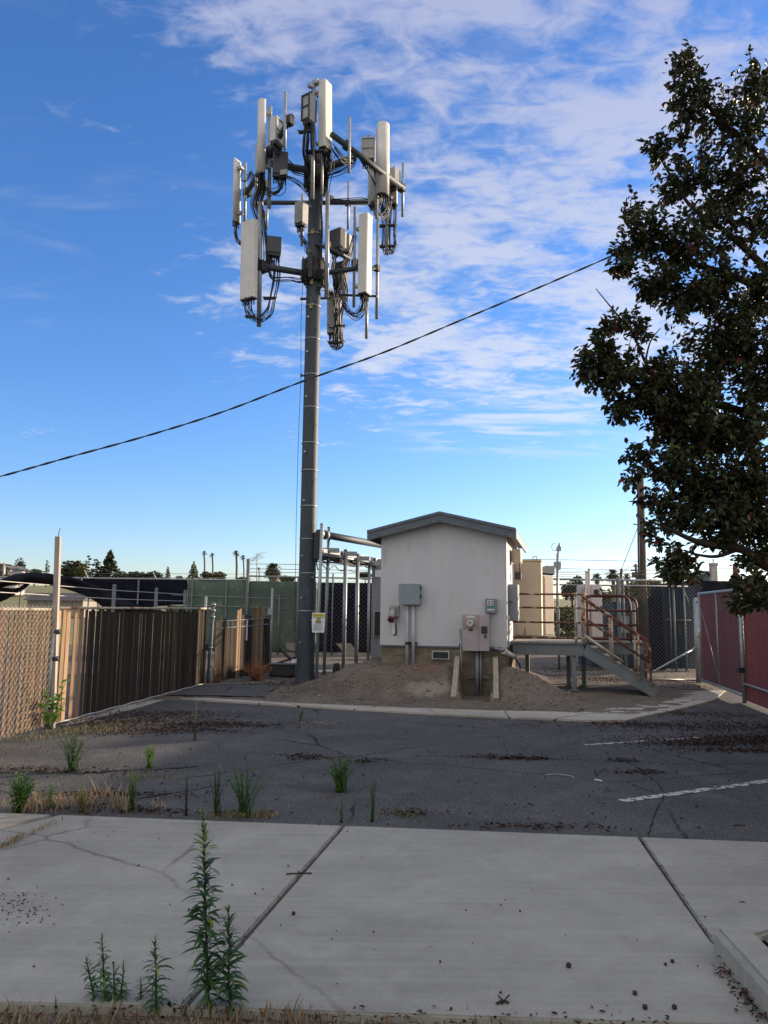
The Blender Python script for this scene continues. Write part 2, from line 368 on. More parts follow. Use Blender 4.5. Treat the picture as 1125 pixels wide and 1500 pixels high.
    cc.inputs['A'].default_value = CLOUD_LO; cc.inputs['B'].default_value = CLOUD_HI
    L.new(mr(mth('SUBTRACT', .62, Z), -.1, .38, sm=False), cc.inputs['Factor'])
    mx = N.new('ShaderNodeMix'); mx.data_type = 'RGBA'
    L.new(cl, mx.inputs['Factor']); L.new(hs.outputs[0], mx.inputs['A']); L.new(cc.outputs['Result'], mx.inputs['B'])
    m2 = N.new('ShaderNodeMix'); m2.data_type = 'RGBA'; m2.inputs['B'].default_value = (4.2, 4.1, 4.05, 1)   # bright cloud added unseen behind the camera as neutral fill light
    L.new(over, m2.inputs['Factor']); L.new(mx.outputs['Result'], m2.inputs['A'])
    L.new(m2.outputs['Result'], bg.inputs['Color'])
CLOUD_LO = (1.95, 2.05, 2.9, 1); CLOUD_HI = (3.3, 3.4, 3.6, 1)
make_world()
sc.view_settings.view_transform = 'Standard'; sc.view_settings.look = 'None'; sc.view_settings.exposure = 1.0; sc.view_settings.gamma = 1.0

# ------------------------------------------------------------------ terrain
th = math.atan2(.6, 2.52)
fu = Vector((math.cos(th), -math.sin(th), 0)); fvv = Vector((math.sin(th), math.cos(th), 0))     # along the shelter front, and back from it
FA = Vector((-.05, 16.1, 0)); FW = 2.6
def S(u, v, z): p = FA + fu * u + fvv * v; return Vector((p.x, p.y, z))
CURB = [(-9, 14.3), (-2.84, 14.28), (.48, 13.61), (3.19, 12.89), (4.1, 12.75), (4.6, 13.15), (5.6, 14.3), (6.6, 16.0), (8.2, 18.2), (14, 24)]
def hgt(x, y):
    cy = interp(x, CURB)
    base = -.045 + .075 * sstep(cy - .02, cy + .25, y) + .06 * sstep(cy + .6, cy + 3.2, y) * sstep(1.5, 3.0, x)
    if y > 12 and y < 24 and -5 < x < 9:
        r = Vector((x, y, 0)) - FA; u, v = r.dot(fu), r.dot(fvv)
        fr = sstep(-2.15, -.25, v + .25 * noise.noise((x * .8, y * .8, 1)))
        sd_ = sstep(-2.1 + .4 * noise.noise((x, y * .9, 4)), -.15, u) * sstep(4.5, 2.75, u + .45 * sstep(-1.2, .3, v) + .6 * sstep(0, .7, v))
        bk = sstep(6.5, 4.2, v)
        m = .58 * fr * sd_ * bk
        m += .085 * noise.fractal((x * 2.2, y * 2.2, 3), .8, 2, 5) * sstep(.02, .3, m)
        us_ = u + min(v, 0) * .093
        if 1.66 < us_ < 2.33 and v > -1.66: m = min(m, .0)
        m -= .10 * sstep(.22, .02, min(abs(us_ - 1.61), abs(us_ - 2.37))) * sstep(-1.7, -1.4, v) * sstep(.05, .2, m)
        base += m + (.022 * noise.fractal((x * 7, y * 7, 9), .7, 2, 4) * sstep(.02, .2, m))
    if y > 12:
        base += .012 * noise.fractal((x * 2.5, y * 2.5, 0), 1, 2, 3)
    far = max(0, y - 45)
    base += far * .047 * (.6 + .4 * sstep(30, -30, x)) if y > 45 else 0
    if y > 45: base = min(base, 9 + 2.0 * noise.noise((x * .01, y * .01, 5)))
    return base
def rangef(a, b, s):
    out = []; x = a
    while x < b - 1e-6: out.append(x); x += s
    return out
def terrain():
    xs = [-1500, -700, -350, -200, -120, -80, -55, -40, -28, -20, -14, -10] + rangef(-7, -3, .25) + rangef(-3, 6, .09) + rangef(6, 10, .3) + [10, 12, 15, 20, 28, 40, 55, 80, 120, 200, 350, 700, 1500]
    ys = [-300, -100, -30, -10, 0, 3, 6, 9, 11, 12] + rangef(12.5, 19, .09) + rangef(19, 26, .35) + [26, 28, 31, 35, 40, 45, 52, 60, 70, 80, 95, 110, 130, 160, 200, 260, 400, 700, 1500]
    bm = bmesh.new(); gr = [[bm.verts.new((x, y, hgt(x, y))) for x in xs] for y in ys]
    for j in range(len(ys) - 1):
        for i in range(len(xs) - 1):
            f = bm.faces.new((gr[j][i], gr[j][i + 1], gr[j + 1][i + 1], gr[j + 1][i])); f.smooth = True
            f.material_index = 1 if ys[j] > 34 else 0
    me = bpy.data.meshes.new('ground'); bm.to_mesh(me); bm.free(); me.materials.append(M_dirt); me.materials.append(M_hill)
    o = bpy.data.objects.new('ground', me); COL.objects.link(o); tag(o, kind='structure')
terrain()
def sheet(name, pts, z, m, kind='structure', jit=0.0, sub=0):
    if jit:
        q = []
        for a, b in zip(pts, pts[1:] + pts[:1]):
            a, b = Vector((a[0], a[1], 0)), Vector((b[0], b[1], 0)); n = max(1, int((b - a).length / .16)) if (b - a).length < 14 else 1
            for k in range(n):
                p = a.lerp(b, k / n); q.append((p.x + jit * noise.noise((p.x * 3, p.y * 3, 1)) + .5 * jit * noise.noise((p.x * 11, p.y * 11, 1)), p.y + jit * noise.noise((p.x * 3, p.y * 3, 7)) + .5 * jit * noise.noise((p.x * 11, p.y * 11, 9))))
        pts = q
    mb = MB(); mb.f([(p[0], p[1], z) for p in pts])
    bmesh.ops.triangulate(mb.bm, faces=mb.bm.faces)
    o = mb.build(name, m)
    for p in o.data.polygons:
        pass
    return tag(o, kind=kind)
cl_ = G(0, 1193); cr_ = G(1125, 1237)
def frontline(x): return cl_.y + (cr_.y - cl_.y) * (x - cl_.x) / (cr_.x - cl_.x)
sheet('asphalt_lot', [(-5.0, frontline(-5.0) - .1), (9.5, frontline(9.5) - .1), (9.5, 17.2), (7.5, 17.2), (6.45, 15.6), (5.35, 14.25), (4.35, 13.2), (3.75, 12.6), (3.05, 12.6), (1.75, 12.95), (.48, 13.45), (-2.84, 14.12), (-3.3, 14.9), (-3.6, 16.6), (-4.2, 16.6), (-4.7, 10.5)], 0.0, M_asph, jit=.05)
kc = G(1045, 1358, .15); ka = G(1190, 1308, .15); kb = G(1125, 1560, .15)
kd = G(1125, 1330, .15)
KO = [Vector((kc.x, kc.y, 0)), Vector((5.5, kc.y + (5.5 - kc.x) * (kd.y - kc.y) / (kd.x - kc.x) * .8, 0)), Vector((5.5, 1.0, 0)), Vector((kb.x + .12, 1.0, 0))]
def kerbx(y): return KO[0].x + (KO[3].x - KO[0].x) * (KO[0].y - y) / (KO[0].y - KO[3].y)
sheet('asphalt_apron', [(-4.1, 14.85), (-2.2, 14.75), (-2.2, 16.2), (-2.3, 18.2), (-2.55, 19.9), (-3.0, 19.9), (-3.8, 17.3)], .052, M_asph, jit=.08)
# concrete drive slabs with open joints
def slab(pts, z0=-.12, z1=.018):
    mb = MB(); mb.prism([(p[0], p[1], z0) for p in pts], (0, 0, z1 - z0))
    es = [e for e in mb.bm.edges if all(v.co.z > z1 - .01 for v in e.verts)]
    bmesh.ops.bevel(mb.bm, geom=es, offset=.008, segments=2, affect='EDGES')
    return tag(mb.build('concrete_drive', M_conc), kind='structure')
def jline(p, q, x_off):
    def at(y): return p.x + (q.x - p.x) * (y - p.y) / (q.y - p.y) + x_off
    return at
J1, J2 = jline(G(510, 1205), G(270, 1480), 0), jline(G(937, 1230), G(1045, 1390), 0)
FY = G(300, 1478).y - .02; g = .013
JL = jline(G(110, 1195), G(0, 1240), 0)
y1 = frontline(-.25); y2 = frontline(1.93); yl = frontline(-2.5)
slab([(J1(FY) + g, FY), (kerbx(FY - .1) + .06, FY - .1), (KO[0].x + .06, KO[0].y - .06), (J2(4.15) - g, 4.15), (J2(y2) - g, y2), (J1(y1) + g, y1)])
slab([(-2.8, FY + .05), (J1(FY) - g, FY), (J1(y1) - g, y1), (-2.55, yl), (-2.95, 5.65), (-3.4, 5.2), (-6, 4.9), (-6, FY + .15)])
slab([(J2(4.15) + g, 4.15), (9, 4.15), (9, frontline(9)), (J2(y2) + g, y2)])
slab([(-9, 5.0), (-6.05, 5.0), (-3.42, 5.26), (-3.0, 5.70), (-2.62, yl), (-9, frontline(-9))])
# curb strip in front of the mound
ft = [(250, 1022), (440, 1033.5), (600, 1043), (720, 1049), (850, 1054.5), (915, 1055), (950, 1047), (1005, 1036), (1045, 1025)]
bk = [(1062, 1011), (1028, 1011), (985, 1017), (905, 1030), (850, 1043), (720, 1040.5), (600, 1036.5), (440, 1030), (250, 1019.5)]
def strip_slab():
    pts = [G(a, b, .03) for a, b in ft + bk]; q = []
    for a, b in zip(pts, pts[1:] + pts[:1]):
        n = max(1, int((b - a).length / .16))
        for k in range(n):
            p = a.lerp(b, k / n); j = .035 if len(q) else 0
            q.append((p.x + .02 * noise.noise((p.x * 3, p.y * 3, 1)), p.y + .035 * noise.noise((p.x * 3, p.y * 3, 7)) + .02 * noise.noise((p.x * 9, p.y * 9, 3)), -.06))
    mb = MB(); mb.prism(q, (0, 0, .09)); bmesh.ops.triangulate(mb.bm, faces=[f for f in mb.bm.faces if len(f.verts) > 4])
    tag(mb.build('concrete_strip', M_strip), kind='structure')
strip_slab()
def crack(way, w_):
    pts = []
    c = curve([G(x, y, .0045) for x, y in way], 10)
    mb = MB(); prev = None
    for i, p in enumerate(c):
        o = Vector((noise.noise((p.x * 9, p.y * 9, 0)) * .03, noise.noise((p.x * 9, p.y * 9, 4)) * .045 + noise.noise((p.x * 30, 0, 4)) * .015, 0)); ww = w_ * (.25 + 1.1 * abs(noise.noise((p.x * 4, p.y * 4, 8)))); d = (c[min(i + 1, len(c) - 1)] - c[max(i - 1, 0)]).normalized(); n = Vector((-d.y, d.x, 0)) * ww
        cur = (p + o - n, p + o + n)
        if prev: mb.f([prev[0], cur[0], cur[1], prev[1]])
        prev = cur
    tag(mb.build('pavement_crack', M_crack), kind='structure')
M_crack = mat('crack soil', (.016, .014, .014), (.03, .024, .02), rough=.95, scale=20)
for way, w_ in (([(380, 1104), (470, 1108), (560, 1110), (640, 1107), (740, 1110), (880, 1113), (1000, 1118), (1140, 1119)], .012), ([(905, 1112), (930, 1122), (950, 1137), (972, 1160), (958, 1195), (950, 1226)], .010), ([(-10, 1131), (100, 1132), (200, 1128), (290, 1123)], .025), ([(60, 1186), (130, 1180), (200, 1170), (280, 1157), (322, 1150)], .022), ([(640, 1107), (622, 1096), (600, 1090), (560, 1092)], .006), ([(480, 1160), (400, 1150), (330, 1152)], .006), ([(420, 1060), (560, 1068), (700, 1064)], .005), ([(700, 1130), (820, 1150), (905, 1160)], .004)): crack(way, w_)
sheet('gutter_strip', [tuple(G(a, b, .006).xy) for a, b in ((85, 1062), (180, 1035), (300, 1005), (306, 1007), (190, 1040), (100, 1063))], .006, M_strip, jit=.02)
for name, a, b, wd in (('parking_line', (858, 1091.5), (1030, 1080), .085), ('parking_line', (910, 1174), (1150, 1141), .10)):
    p, q = G(*a), G(*b); d = (q - p).normalized(); n = Vector((-d.y, d.x, 0)) * wd / 2
    sheet(name, [tuple((p - n).xy), tuple((q - n).xy), tuple((q + n).xy), tuple((p + n).xy)], .004, M_line, jit=.012)
# dark soil strip at the camera's feet
sheet('soil_strip', [(-7, 1.0), (1.6, 1.0), (1.2, FY - .05), (.3, FY - .02), (-7, FY + .1)], -.02, M_dirt, jit=.02)
# planter kerb bottom right
def kerb():
    mb = MB(); wd = .2
    o = [KO[0], KO[1], KO[2], KO[3]]
    inn = [Vector((KO[0].x + wd * .95, KO[0].y - wd * .42, 0)), Vector((5.5 - wd, KO[1].y - wd * 1.2, 0)), Vector((5.5 - wd, 1 + wd, 0)), Vector((KO[3].x + wd, 1 + wd, 0))]
    for i in range(4):
        j = (i + 1) % 4
        pts = [o[i], o[j], inn[j], inn[i]]
        mb.prism([(p.x, p.y, -.05) for p in pts], (0, 0, .20))
    bmesh.ops.remove_doubles(mb.bm, verts=mb.bm.verts, dist=.0005)
    fs = [f for f in mb.bm.faces if abs(f.normal.z) < .5]
    mb.bm.normal_update()
    es = [e for e in mb.bm.edges if all(abs(v.co.z - .15) < .001 for v in e.verts)]
    bmesh.ops.bevel(mb.bm, geom=es, offset=.028, segments=3, affect='EDGES')
    tag(mb.build('kerb', M_conc), kind='structure')
    sheet('planter_soil', [(p.x, p.y) for p in inn], .142, M_dirt)
kerb()

# ------------------------------------------------------------------ cell tower
TB = Vector((-1.72, 17.55, 0.0))
tower = thing('cell_tower', 'tall grey steel cell tower ringed by antenna panels, standing left of the pale shelter', 'cell tower', TB)
def T(x, y, dy=0.0): return P(x, y, 17.55 + dy)
def build_tower():
    top = T(463.5, 232); bot = TB.copy()
    mb = MB(); n = 20; pts = []; rad = []
    base = Vector((TB.x, TB.y, -.05))
    for t, r in ((0, .27), (.01, .235), (.03, .205), (.06, .2), (.3, .19), (.6, .178), (1, .165)):
        pts.append(base.lerp(top, t)); rad.append(r)
    mb.tube(pts, 1, 16, rad=rad); mb.build('pole', M_pole, tower)
    ax = lambda y: base.lerp(top, max(0, min(1, (T(460, y).z - base.z) / (top.z - base.z))))
    for y in (895, 840, 790, 742, 690, 650, 598, 550, 498, 450, 345):
        c = ax(y); mb = MB(); mb.bar(c - Vector((0, 0, .012)), c + Vector((0, 0, .012)), .2 if y > 600 else .186, 20); mb.build('band_clamp', M_galv, tower)
    for i, y in enumerate((940, 908, 876, 846, 815, 772, 735, 705, 665, 626, 585, 560, 520, 485, 470, 440, 375, 330, 310)):
        c = ax(y); a = -PI / 2 + (.55 if i % 2 else -.35); d = Vector((math.cos(a), math.sin(a), 0))
        mb = MB(); mb.bar(c + d * .15, c + d * .29, .011, 6); mb.bar(c + d * .285, c + d * .30, .02, 6); mb.build('step_bolt', M_galv, tower)
    for y in (345, 418, 453):
        c = ax(y) + Vector((-.035, -.19, 0)); mb = MB(); mb.box(c, .07, .03, .11, X=(1, .2, .15), bev=.008); mb.box(c + Vector((.025, -.01, .045)), .04, .04, .04, bev=.005); mb.build('port_tag', M_yellow, tower)
    # collars
    for yy, hh in ((262, .55), (240, .3), (400, .5), (385, .12)):
        c = ax(yy); mb = MB(); mb.bar(c - Vector((0, 0, hh / 2)), c + Vector((0, 0, hh / 2)), .235, 16)
        for k in range(6):
            a = k * PI / 3 + .3; d = Vector((math.cos(a), math.sin(a), 0)); mb.box(c + d * .25, .09, .12, hh * .9, X=d, bev=.01)
            mb.bar(c + d * .27 + Vector((0, 0, -hh / 2 - .05)), c + d * .27 + Vector((0, 0, hh / 2 + .05)), .014, 6)
        mb.build('mount_collar', M_dark, tower)
    def pipe(a, b, r, m=M_galv, name='mount_pipe', n=10):
        mb = MB(); mb.bar(a, b, r, n); return mb.build(name, m, tower)
    # horizontal arms, upper ring (a triangle) and its stand-offs
    arms = [((427, 170, -1.9), (360, 286, 1.0), .065), ((486, 197, -1.35), (591, 276, .7), .07), ((372, 297, 1.4), (553, 297, 1.4), .058),
            ((455, 250, 0), (388, 238, -.15), .085), ((468, 250, 0), (520, 230, -.5), .09), ((463, 262, 0), (470, 296, 1.4), .07),
            # lower ring
            ((458, 402, 0), (376, 389, -.5), .075), ((463, 402, 0), (543, 390, -.2), .06), ((463, 405, 0), (492, 436, 1.2), .06),
            ((463, 356, -.2), (513, 380, .15), .045), ((440, 438, -.05), (508, 436, .35), .032), ((497, 432, .3), (553, 434, -.1), .03), ((478, 362, -.55), (512, 378, 0), .045), ((522, 395, -.1), (555, 393, .15), .05)]
    for a, b, r in arms: pipe(T(*a), T(*b), r, M_pole, 'mount_arm')
    # plates where things clamp to arms
    for x, y, dy, s in ((424, 177, -1.85, .17), (362, 282, .95, .17), (508, 213, -1.0, .16), (566, 258, .35, .2), (588, 275, .68, .17), (510, 298, 1.38, .13), (392, 297, 1.38, .13), (484, 293, 1.3, .16), (398, 222, -.62, .2), (480, 358, -.5, .12), (552, 393, .12, .13), (384, 391, -.42, .22), (376, 387, -.45, .2), (548, 297, 1.35, .16), (384, 270, .45, .2), (520, 385, -.05, .14)):
        mb = MB(); mb.box(T(x, y, dy), s, s, s * 1.15, X=(.8, -.6, 0), bev=.015); mb.build('clamp_bracket', M_dark if rnd.random() < .6 else M_pole, tower)
    # plain upright pipes
    for x, y0, y1, dy, r in ((418, 135, 219, -1.9, .035), (512, 172, 253, -1.05, .035), (590.5, 239, 317, .72, .034), (510.5, 265, 336, 1.36, .03), (391.5, 282, 336, 1.36, .03), (520, 303, 450, -.1, .036), (480, 282, 436, -.6, .05), (553.5, 322, 467, .2, .038), (537.5, 425, 496, .05, .036), (381.5, 296, 478, -.45, .055), (396, 156, 305, -.55, .045), (359.5, 238, 332, .92, .038), (376, 210, 300, .2, .035), (459.5, 119, 292, -1.2, .045), (472.5, 205, 285, -1.0, .03), (553, 190, 320, .25, .04), (495, 400, 503, .9, .04), (568, 236, 372, 1.0, .05), (443, 285, 360, 1.3, .035), (384, 250, 330, 1.0, .035)):
        pipe(T(x, y0, dy), T(x - (y1 - y0) * .012, y1, dy), r, M_galv)
    # antenna panels: x centre, y top, y bottom, dY, width, depth, facing (degrees), shape, material
    def panel(x, y0, y1, dy, wd, dp, yaw, rnd_, m, x1=None):
        a, b = T(x, y0, dy), T(x1 if x1 else x, y1, dy); c = (a + b) / 2
        d = Vector((math.cos(R_(yaw)), math.sin(R_(yaw)), 0)); s = Vector((-d.y, d.x, 0))
        z0, z1 = b.z, a.z; poly = []
        if rnd_:
            poly = [(-dp * .45, -wd / 2), (-dp * .45, wd / 2)] + [(dp * .55 * math.sin(t) - .02, wd / 2 * math.cos(t)) for t in [PI * k / 14 for k in range(0, 15)]]
        else:
            q = .018
            poly = [(-dp / 2, -wd / 2 + q), (-dp / 2, wd / 2 - q), (-dp / 2 + q, wd / 2), (dp / 2 - 2 * q, wd / 2), (dp / 2 - q * .6, wd / 2 - q * .6), (dp / 2, wd / 2 - 2 * q), (dp / 2, -wd / 2 + 2 * q), (dp / 2 - q * .6, -wd / 2 + q * .6), (dp / 2 - 2 * q, -wd / 2), (-dp / 2 + q, -wd / 2)]
        axv = (a - b)
        pts = [b + d * i + s * j for i, j in poly]
        mb = MB(); mb.prism(pts, axv, sm=bool(rnd_)); 
        o = mb.build('antenna_panel', m, tower)
        if rnd_:
            for p in o.data.polygons: p.use_smooth = len(p.vertices) == 4
        mb = MB(); mb.prism([p - axv.normalized() * .03 + (b - p) * .04 for p in pts], axv.normalized() * .028); mb.build('end_cap', M_dark, o)
        mb = MB(); mb.prism([p + axv * 1.0 + (b - p) * .05 for p in pts], axv.normalized() * .02); mb.build('top_cap', m, o)
        mb = MB()
        for i in (-.32, -.1, .12, .33):
            for j in (-.25, .2):
                q = b + s * wd * i + d * dp * j; mb.bar(q - Vector((0, 0, .15)), q - Vector((0, 0, .02)), .014, 6)
        mb.build('connector', M_dark, o)
        for t in (.12, .86):
            mb = MB(); q = b + axv * t - d * (dp * .5); mb.box(q - d * .06, .14, .09, .07, X=d); mb.bar(q - d * .12 - s * .09, q - d * .12 + s * .09, .012, 6)
            mb.build('tilt_bracket', M_galv, o)
        return o
    panel(383, 150, 256, -.75, .30, .20, 196, 1, M_white, 382)
    panel(346.5, 236, 325, .85, .24, .12, 150, 1, M_white, 345.5)
    panel(476.5, 123, 219, -1.15, .30, .20, -32, 0, M_white)
    panel(563, 182, 285, .15, .32, .22, -52, 1, M_white, 562)
    panel(365.5, 326, 438, -.75, .42, .16, 236, 0, M_white, 364)
    panel(536, 317, 431, -.35, .27, .24, -30, 0, M_white, 534)
    panel(490, 433, 488, 1.0, .36, .16, 75, 0, M_greyp)
    panel(548, 240, 300, .9, .30, .15, 62, 0, M_greyp)
    panel(575, 250, 300, 1.1, .26, .14, 70, 0, M_greyp)
    def radio(x, y0, y1, dy, wd, dp, yaw, m, m2=M_radio, frame=False):
        a, b = T(x, y0, dy), T(x, y1, dy); c = (a + b) / 2; hh = (a - b).length * .98
        d = Vector((math.cos(R_(yaw)), math.sin(R_(yaw)), 0)); s = Vector((-d.y, d.x, 0))
        mb = MB(); mb.box(c, wd, dp, hh, X=s, Y=d, bev=.018); o = mb.build('radio_unit', m, tower)
        mb = MB()
        for i in range(9):
            mb.box(c - d * (dp / 2 + .02) + s * wd * (i / 8 - .5) * .9, .01, .05, hh * .85, X=s, Y=d)
        mb.build('cooling_fins', m2, o)
        if frame:
            mb = MB(); q = c + d * (dp / 2 + .012)
            for zz in (-.46, .02, .46): mb.box(q + Vector((0, 0, zz * hh)), wd * 1.04, .025, .03, X=s, Y=d)
            for xx in (-.48, .48): mb.box(q + s * xx * wd, .03, .028, hh, X=s, Y=d)
            mb.bar(c + Vector((0, 0, hh / 2)) - s * .07, c + Vector((0, 0, hh / 2 + .1)) - s * .07, .014, 6); mb.bar(c + Vector((0, 0, hh / 2)) + s * .07, c + Vector((0, 0, hh / 2 + .1)) + s * .07, .014, 6); mb.bar(c + Vector((0, 0, hh / 2 + .1)) - s * .08, c + Vector((0, 0, hh / 2 + .1)) + s * .08, .014, 6)
            mb.build('guard_frame', m2, o)
        mb = MB(); bb = c - Vector((0, 0, hh / 2))
        mb.box(bb - Vector((0, 0, .035)), wd * .9, dp * .8, .07, X=s, Y=d)
        for i in range(6):
            q = bb + s * wd * (i / 5 - .5) * .8; mb.bar(q, q - Vector((0, 0, .2)), .016, 6)
        mb.build('connector', M_dark, o)
        return o, bb, s, wd
    radios = [radio(410.5, 224, 258, -.9, .34, .22, 282, M_dradio), radio(452.5, 141, 180, -1.3, .22, .22, 235, M_radio, M_dark, True), radio(540, 204, 236, -.25, .32, .18, 265, M_radio, M_radio, True),
              radio(405.5, 176, 212, -1.2, .34, .16, -25, M_white, M_radio, True), radio(441, 297, 329, 1.3, .26, .24, 240, M_radio), radio(400.5, 348, 372, -.35, .36, .2, 282, M_dradio, M_radio),
              radio(494, 337, 366, .05, .36, .2, 232, M_dradio, M_white, False), radio(551, 258, 296, .55, .26, .2, 225, M_radio, M_dark), radio(577, 247, 270, .8, .2, .2, 230, M_radio, M_dark), radio(507, 345, 372, .3, .2, .25, -20, M_radio, M_dark), radio(498, 385, 420, .5, .3, .2, 240, M_dradio, M_dark)]
    mb = MB(); mb.box(T(415.5, 252, -1.03), .17, .02, .12, X=(1, -.2, 0)); mb.build('label_plate', M_radio, radios[0][0])
    # cable bundles: list of ways through (pixel, pixel, dY), strands, spread
    def bundle(way, n, spread, r=.011, name='cable_bundle', m=M_black):
        mb = MB()
        for k in range(n):
            o0 = Vector((rnd.uniform(-1, 1), rnd.uniform(-1, 1), rnd.uniform(-1, 1) * .6)); o = [(o0 + Vector((rnd.uniform(-1, 1), rnd.uniform(-1, 1), rnd.uniform(-1, 1) * .6)) * .22) * spread for _ in way]
            sg = rnd.uniform(.75, 1.15); pts = []
            for i, q in enumerate(way):
                pts.append(T(*q) + o[i] * (.9 if 0 < i < len(way) - 1 else .8) + Vector((0, 0, 0 if i in (0, len(way) - 1) else (sg - 1) * .25)))
            mb.tube(curve(pts, 6), r * .8, 5, cap=False)
        mb.build(name, m, tower)
    bundle([(363, 440, -.75), (364, 455, -.75), (378, 468, -.7), (393, 458, -.5), (400, 435, -.3), (405, 400, -.3), (402, 375, -.3)], 11, .11)
    bundle([(398, 375, -.3), (396, 398, -.35), (404, 408, -.3), (425, 408, -.2), (440, 410, -.1), (457, 408, -.05)], 7, .06)
    bundle([(382, 300, -.45), (388, 350, -.45), (389, 385, -.4), (382, 400, -.4)], 7, .07, .014)
    bundle([(532, 435, -.3), (533, 452, -.3), (520, 463, -.2), (506, 450, 0), (502, 425, .1), (500, 395, .2)], 13, .1)
    bundle([(495, 372, .2), (490, 395, .3), (497, 420, .4), (492, 445, .6), (496, 475, .8), (494, 500, .9)], 10, .13, .012)
    bundle([(505, 375, .2), (500, 400, .3), (506, 428, .3), (498, 460, .7), (500, 500, .9)], 6, .1, .012)
    bundle([(486, 489, 1.0), (485, 503, 1.0), (489, 509, 1.0), (491, 500, .95), (492, 480, .9)], 8, .07)
    bundle([(499, 489, .9), (502, 503, .9), (496, 510, .9), (495, 495, .9)], 8, .07)
    bundle([(566, 288, 1.1), (564, 310, 1.1), (567, 335, 1.1), (566, 360, 1.1), (569, 371, 1.1)], 12, .11, .013)
    bundle([(577, 280, 1.1), (576, 310, 1.1), (574, 340, 1.1), (575, 362, 1.1), (570, 372, 1.1)], 12, .1, .013)
    bundle([(556, 287, .3), (551, 303, .4), (556, 315, .5), (566, 312, .7), (571, 295, .8)], 12, .10)
    bundle([(545, 236, -.2), (550, 262, .4), (549, 290, .6), (556, 300, .6)], 6, .07)
    bundle([(383, 258, -.75), (383, 275, -.6), (378, 296, -.4), (384, 310, -.3), (383, 322, -.3)], 12, .1, .014)
    bundle([(410, 260, -.9), (412, 276, -.9), (400, 284, -.7), (386, 276, -.5), (378, 262, -.2)], 11, .1)
    bundle([(346, 326, .85), (345, 340, .85), (350, 354, .7), (360, 352, .6)], 6, .05, .018)
    bundle([(366, 255, .9), (375, 275, .6), (371, 300, .5), (377, 322, .3)], 10, .1, .012)
    bundle([(355, 245, .9), (352, 258, .9), (360, 262, .9), (368, 250, .8)], 3, .04)
    bundle([(443, 330, 1.3), (440, 345, 1.3), (447, 358, 1.3), (448, 372, 1.2)], 8, .08)
    bundle([(448, 184, -1.3), (447, 205, -1.3), (446, 225, -1.2), (452, 245, -.6), (458, 262, -.25)], 14, .10, .012)
    bundle([(457, 184, -1.3), (458, 210, -1.3), (460, 235, -1.1), (464, 262, -.25)], 9, .08, .012)
    bundle([(480, 222, -1.1), (480, 236, -1.0), (476, 255, -.6), (472, 275, -.25)], 14, .11, .012)
    bundle([(486, 226, -1.1), (485, 245, -.9), (480, 262, -.5), (477, 290, -.22)], 8, .08, .012)
    bundle([(398, 235, -.6), (415, 235, -.5), (430, 248, -.3), (455, 255, -.15)], 8, .08, .012)
    bundle([(412, 256, -.5), (430, 262, -.3), (447, 275, -.15), (456, 292, -.1)], 5, .05, .011)
    bundle([(487, 215, -1.2), (502, 232, -.9), (518, 235, -.5), (498, 248, -.4), (472, 258, -.2)], 8, .08, .012)
    bundle([(525, 230, -.5), (540, 255, -.1), (550, 275, .4), (555, 290, .5)], 5, .05, .011)
    bundle([(487, 292, 1.2), (505, 291, 1.35), (530, 290, 1.35), (547, 294, 1.35)], 4, .035, .013)
    bundle([(520, 345, -.1), (515, 365, 0), (510, 385, .2), (505, 400, .3)], 8, .07, .012)
    bundle([(450, 395, -.15), (444, 400, -.25), (446, 412, -.2), (456, 410, -.15)], 12, .08, .013)
    bundle([(470, 300, -.18), (472, 330, -.17), (471, 360, -.17), (470, 395, -.2)], 5, .02, .012)
    bundle([(468, 395, -.25), (474, 405, -.25), (472, 418, -.2), (466, 424, -.18)], 10, .07, .013)
    # spacer brackets on the hanging bundles
    for x, y, dy, wd in ((567, 331, 1.0, .45), (568, 361, 1.0, .42), (494, 478, .85, .42), (492, 502, .85, .38), (447, 193, -1.3, .3), (463, 222, -1.2, .5), (395, 437, -.45, .28), (366, 464, -.75, .2)):
        mb = MB(); c = T(x, y, dy); mb.box(c, wd, .09, .04, X=(1, -.2, 0)); mb.bar(c - Vector((wd * .6, 0, -.03)), c + Vector((wd * .6, 0, .03)), .013, 6); mb.build('cable_bracket', M_dark, tower)
    # climbing cable and its stand-off
    mb = MB(); mb.tube([T(444, 405, -.1), T(441, 470, -.1), T(441, 545, -.1), T(437, 650, -.1), T(434, 760, -.1), T(432, 900, -.1), T(432, 985, -.1)], .006, 5); mb.build('climbing_cable', M_dark, tower)
    mb = MB(); mb.bar(T(441, 550, -.1), T(452, 551, -.05), .018, 6); mb.box(T(441.5, 550, -.1), .05, .05, .06); mb.build('cable_standoff', M_dark, tower)
    # top bracket
    mb = MB()
    for y in (125, 137): mb.bar(T(452, y + 3, -1.2), T(474, y - 5, -1.15), .035, 6)
    mb.box(T(463, 121, -1.2), .16, .12, .1, X=(.8, -.6, 0)); mb.box(T(455, 126, -1.25), .12, .08, .07, X=(.8, .6, 0)); mb.build('clamp_bracket', M_galv, tower)
    # hardware box at shoulder height on the shaft
    mb = MB(); mb.box(T(466, 800, -.1), .18, .22, .62, bev=.01); mb.build('cable_port', M_dark, tower)
build_tower()

